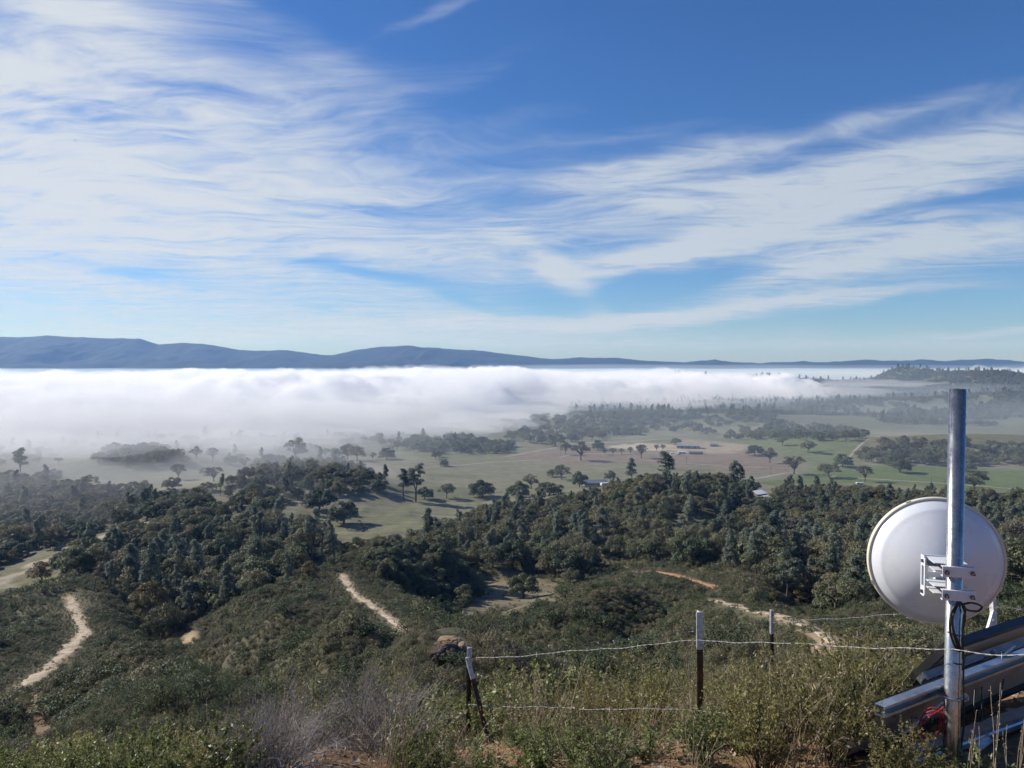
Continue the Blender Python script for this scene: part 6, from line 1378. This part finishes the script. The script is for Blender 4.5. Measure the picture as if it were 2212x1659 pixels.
for i, (x, y) in enumerate(herd):
    q = fl(x * .8641, y * .8641); o = bpy.data.objects.new('cow', cows[(i * 7) % 3 % 2]); COL.objects.link(o); o.location = (q[0], q[1], q[2] - 0.02); o.rotation_euler = (0, 0, (0.1, 3.2, 0.2, 1.2, 3.0, 0.5, 2.2, 4.0, 0.8, 1.6, 1.4, 1.7, 1.1)[i])
    tag(o, herd_t[i] if i < 4 else 'black cow in the packed herd below the spreading oak', 'cow', 'black cattle on the valley grass')
for (x, y), lab in (((755, 1278), 'lone black cow far left on the pasture beyond the herd'), ((805, 1306), 'left black cow of the two above the herd'), ((816, 1305), 'right black cow of the two above the herd'), ((898, 1306), 'black cow by the trunk side of the spreading oak'), ((1192, 1282), 'left black cow near the right edge of the pasture'), ((1199, 1281), 'right black cow near the right edge of the pasture')):
    q = fl(x * .8641, y * .8641); o = bpy.data.objects.new('cow', cows[int(x) % 2]); COL.objects.link(o); o.location = (q[0], q[1], q[2] - 0.02); o.rotation_euler = (0, 0, rnd.random() * 6.28); tag(o, lab, 'cow', 'black cattle on the valley grass')
# a bird
b0 = Vector(at(163, 303, 150.0)); bd = empty('bird', b0); tag(bd, 'tiny dark bird soaring in the bright cloud at upper left', 'bird')
bmat_ = plain('bird_feathers', (0.03, 0.028, 0.026), 0.8, var=0.2)
mb = MB(); mb.tube([(-0.24, 0, 0), (-0.08, 0, 0.01), (0.1, 0, 0.01), (0.2, 0, 0.02), (0.27, 0, 0.0)], [0.02, 0.055, 0.05, 0.03, 0.008], 8); mb.build('bird_body', bmat_, bd, True)
for s_ in (-1, 1):
    mb = MB(); mb.add([(0.08, s_ * 0.03, 0.02), (-0.09, s_ * 0.03, 0.02), (-0.10, s_ * 0.32, 0.11), (-0.03, s_ * 0.55, 0.08), (0.06, s_ * 0.34, 0.12), (0.08, s_ * 0.03, 0.0), (-0.09, s_ * 0.03, 0.005), (-0.10, s_ * 0.32, 0.10), (-0.03, s_ * 0.55, 0.075), (0.06, s_ * 0.34, 0.105)],
                      [(0, 1, 2, 4), (4, 2, 3), (9, 7, 6, 5), (8, 7, 9), (0, 4, 9, 5), (1, 6, 7, 2), (2, 7, 8, 3), (3, 8, 9, 4)]); mb.build('wing', bmat_, bd)
bd.rotation_euler = (0.5, 0.2, 0.7); bd.scale = (0.7, 0.7, 0.7)
# ---------------------------------------------------------------- fog in the valley and haze over the land
def volmat(name, col, density, aniso=0.0):
    m, t, o = mat(name)
    v = t.new('ShaderNodeVolumePrincipled'); v.inputs['Color'].default_value = (*col, 1); v.inputs['Density'].default_value = density
    v.inputs['Anisotropy'].default_value = aniso; v.inputs['Absorption Color'].default_value = (1, 1, 1, 1)
    t.l.new(v.outputs[0], o.inputs['Volume']); return m
def fog(name, density, front_off, ramp, top_off, bump, seed, label, left_only=False, lo=None, cut=1.0, col=(0.968, 0.972, 0.982), rmax=7300.0):
    pxs = np.array([-1400, -600, 0, 300, 500, 800, 1000, 1080, 1160, 1320, 1500, 1700, 1900, 2000, 2100, 2300, 3600], float)
    frn = np.array([760, 780, 810, 850, 950, 1110, 1280, 1420, 1640, 1740, 1830, 1900, 2020, 2300, 2950, 3150, 3200], float)
    ytp = np.array([812, 812, 812, 808, 806, 804, 805, 805, 806, 807, 811, 818, 845, 848, 800, 800, 800], float)
    P = np.linspace(-1400, 3600, 760) if not left_only else np.linspace(-1400, 1500, 260)
    if left_only: wside = 1 - sstep(P, 420, 1450)
    else: wside = np.ones_like(P)
    fr = np.interp(P, pxs, frn) + front_off
    u = np.concatenate((np.linspace(0, 1, 110) ** 1.0 * 900, np.geomspace(920, 6500, 50)))
    Y = fr[None, :] + u[:, None]; Y = np.minimum(Y, rmax + u[:, None] * 0.01)
    X = (P[None, :] - CX) / FPX * Y
    yt = np.interp(P, pxs, ytp)
    zc = -(yt - 780) / FPX * (fr - front_off + 420)
    zt = zc[None, :] + (-78 - zc[None, :]) * sstep(Y - fr[None, :], 520, 2600) + top_off
    uu = u[:, None] + (fbm(X / 170, Y / 170, seed + 1, 4) * 220 + fbm(X / 50, Y / 60, seed + 2, 4) * 60) * sstep(u[:, None], 0, 150); rp = sstep(uu, 0, ramp)
    big = fbm(X / 420, Y / 380, seed + 3, 4); bil = np.abs(fbm(X / 85, Y / 105, seed + 7, 4)); fin = np.abs(fbm(X / 30, Y / 36, seed + 9, 4))
    sc = np.clip(Y / 1300, 0.8, 2.6)
    b = (big * 1.7 + (0.30 - bil) * 2.2 + (0.3 - fin) * 0.9) * bump * sc ** 0.5
    b = b * np.clip(1.25 - 0.85 * sstep(Y - fr[None, :], 800, 2600), 0, 2)
    Z = FLOOR - 6 + (zt - (FLOOR - 6) + b) * rp * cut * wside[None, :]
    Z = np.maximum(Z, -121.0 + 0.5)
    n, m = Z.shape
    top = np.stack((X, Y, Z), -1).reshape(-1, 3); bot = top.copy(); bot[:, 2] = -123.0
    i, j = np.meshgrid(np.arange(n - 1), np.arange(m - 1), indexing='ij')
    q = np.stack((i * m + j, i * m + j + 1, (i + 1) * m + j + 1, (i + 1) * m + j), -1).reshape(-1, 4); N = n * m
    ring = [k for k in range(m)] + [k * m + m - 1 for k in range(1, n)] + [(n - 1) * m + k for k in range(m - 2, -1, -1)] + [k * m for k in range(n - 2, 0, -1)]
    side = [(ring[k], N + ring[k], N + ring[(k + 1) % len(ring)], ring[(k + 1) % len(ring)]) for k in range(len(ring))]
    o = mesh_obj(name, np.vstack((top, bot)), q.tolist() + (q[:, ::-1] + N).tolist() + side, volmat(name, col, density))
    tag(o, label, 'fog', kind='stuff'); return o
fog('fog_bank', 0.045, 90, 480, -22, 13, 3, 'dense white bank of morning fog filling the valley', rmax=2900.0)
fog('fog_fringe', 0.0065, 0, 520, -14, 12, 23, 'thin grey front edge of the fog bank over the fields', rmax=3000.0)
fog('mist', 0.0021, -280, 520, -13, 9, 43, 'faint mist spreading ahead of the fog bank', rmax=3100.0)
fog('mist', 0.0017, -600, 700, -20, 8, 63, 'bluish mist over the woods at the left edge', left_only=True, rmax=3100.0)
def slab(name, density, x0, x1, y0, y1, zt, rampy, seed, label, col):
    "low sheet of mist over the valley floor, thinning to nothing towards its near edge"
    U, Vv = np.meshgrid(np.linspace(0, 1, 160), np.linspace(0, 1, 60) ** 1.5)
    Y = y0 + (y1 - y0) * Vv; X = ((x0 + (x1 - x0) * U) - CX) / FPX * Y
    e = sstep(Y - y0, 0, rampy) * sstep(U, 0, 0.06) * sstep(1 - U, 0, 0.06)
    Z = -121 + (zt + 121 + fbm(X / 400, Y / 400, seed, 4) * 9) * e; Z = np.maximum(Z, -120.6); n, m = Z.shape
    top = np.stack((X, Y, Z), -1).reshape(-1, 3); bot = top.copy(); bot[:, 2] = -123.0; N = n * m
    i, j = np.meshgrid(np.arange(n - 1), np.arange(m - 1), indexing='ij'); q = np.stack((i * m + j, i * m + j + 1, (i + 1) * m + j + 1, (i + 1) * m + j), -1).reshape(-1, 4)
    ring = [k for k in range(m)] + [k * m + m - 1 for k in range(1, n)] + [(n - 1) * m + k for k in range(m - 2, -1, -1)] + [k * m for k in range(n - 2, 0, -1)]
    side = [(ring[k], N + ring[k], N + ring[(k + 1) % len(ring)], ring[(k + 1) % len(ring)]) for k in range(len(ring))]
    o = mesh_obj(name, np.vstack((top, bot)), q.tolist() + (q[:, ::-1] + N).tolist() + side, volmat(name, col, density)); tag(o, label, 'mist', kind='stuff'); return o
slab('mist', 0.00042, 900, 3000, 1300, 3060, -14, 1200, 71, 'faint blue air over the right wooded hill', (0.80, 0.90, 1.0))
slab('mist', 0.00055, 300, 3000, 300, 3050, -66, 700, 81, 'thin blue mist over the right end of the valley', (0.80, 0.90, 1.0))
slab('mist', 0.0011, -1700, 3900, 3120, 7500, -66, 900, 91, 'pale sheet of far mist below the mountains', (0.55, 0.79, 1.0))
def wisp(x, y, d, dims, density, seed, label):
    bm = bmesh.new(); bmesh.ops.create_icosphere(bm, subdivisions=4, radius=1.0); c = at(x, y, d)
    co = np.array([v.co for v in bm.verts]); n_ = fbm(co[:, 0] * 1.6 + seed, co[:, 1] * 1.6 + co[:, 2] * 1.3, seed, 4) + fbm(co[:, 2] * 3 + 9, co[:, 0] * 3 - co[:, 1] * 2, seed + 4, 3) * 0.5
    for v, k in zip(bm.verts, n_): v.co = Vector((v.co.x * dims[0], v.co.y * dims[1], v.co.z * dims[2])) * (1 + 0.55 * float(k))
    o = bm_obj('fog_wisp', bm, volmat('fog_wisp_%d' % seed, (0.985, 0.99, 1.0), density)); o.location = c; return tag(o, label, 'fog', kind='stuff')
for q in ((90, 960, 800, (120, 70, 16), .0065, 1, 'wisp of fog over the left knoll'), (380, 950, 900, (130, 60, 14), .006, 2, 'wisp of fog behind the left knoll'), (610, 945, 980, (110, 60, 13), .006, 3, 'wisp of fog above the misty pasture'), (880, 925, 1120, (120, 60, 15), .006, 4, 'wisp of fog behind the tree row'),
          (1060, 912, 1220, (80, 60, 16), .007, 5, 'wisp of fog curling down at the middle of the bank'), (1130, 890, 1420, (110, 60, 15), .006, 6, 'wisp of fog over the far rise'), (1420, 868, 1750, (180, 80, 14), .005, 7, 'wisp of fog before the right end of the bank'), (1780, 845, 1950, (170, 80, 13), .0042, 8, 'thin wisp of fog over the right wooded hill'),
          (1900, 828, 2250, (150, 90, 12), .0036, 9, 'thin veil of fog on the flank of the right hill'), (240, 905, 1020, (150, 70, 20), .008, 10, 'swelling fold in the left front of the fog bank'), (700, 890, 1180, (140, 60, 18), .008, 11, 'swelling fold in the middle front of the fog bank'), (1250, 862, 1700, (130, 70, 14), .006, 12, 'swelling fold in the right front of the fog bank')):
    wisp(*q)
hz_b = MB(); hz_b.box((0, 0, (-128 + 325) / 2), (27600, 27600, 325 + 128))
hzo = hz_b.build('haze', volmat('haze_air', (0.29, 0.52, 1.0), 5.6e-5, 0.1)); tag(hzo, 'pale blue air between the hilltop and the mountains', 'haze', kind='stuff')
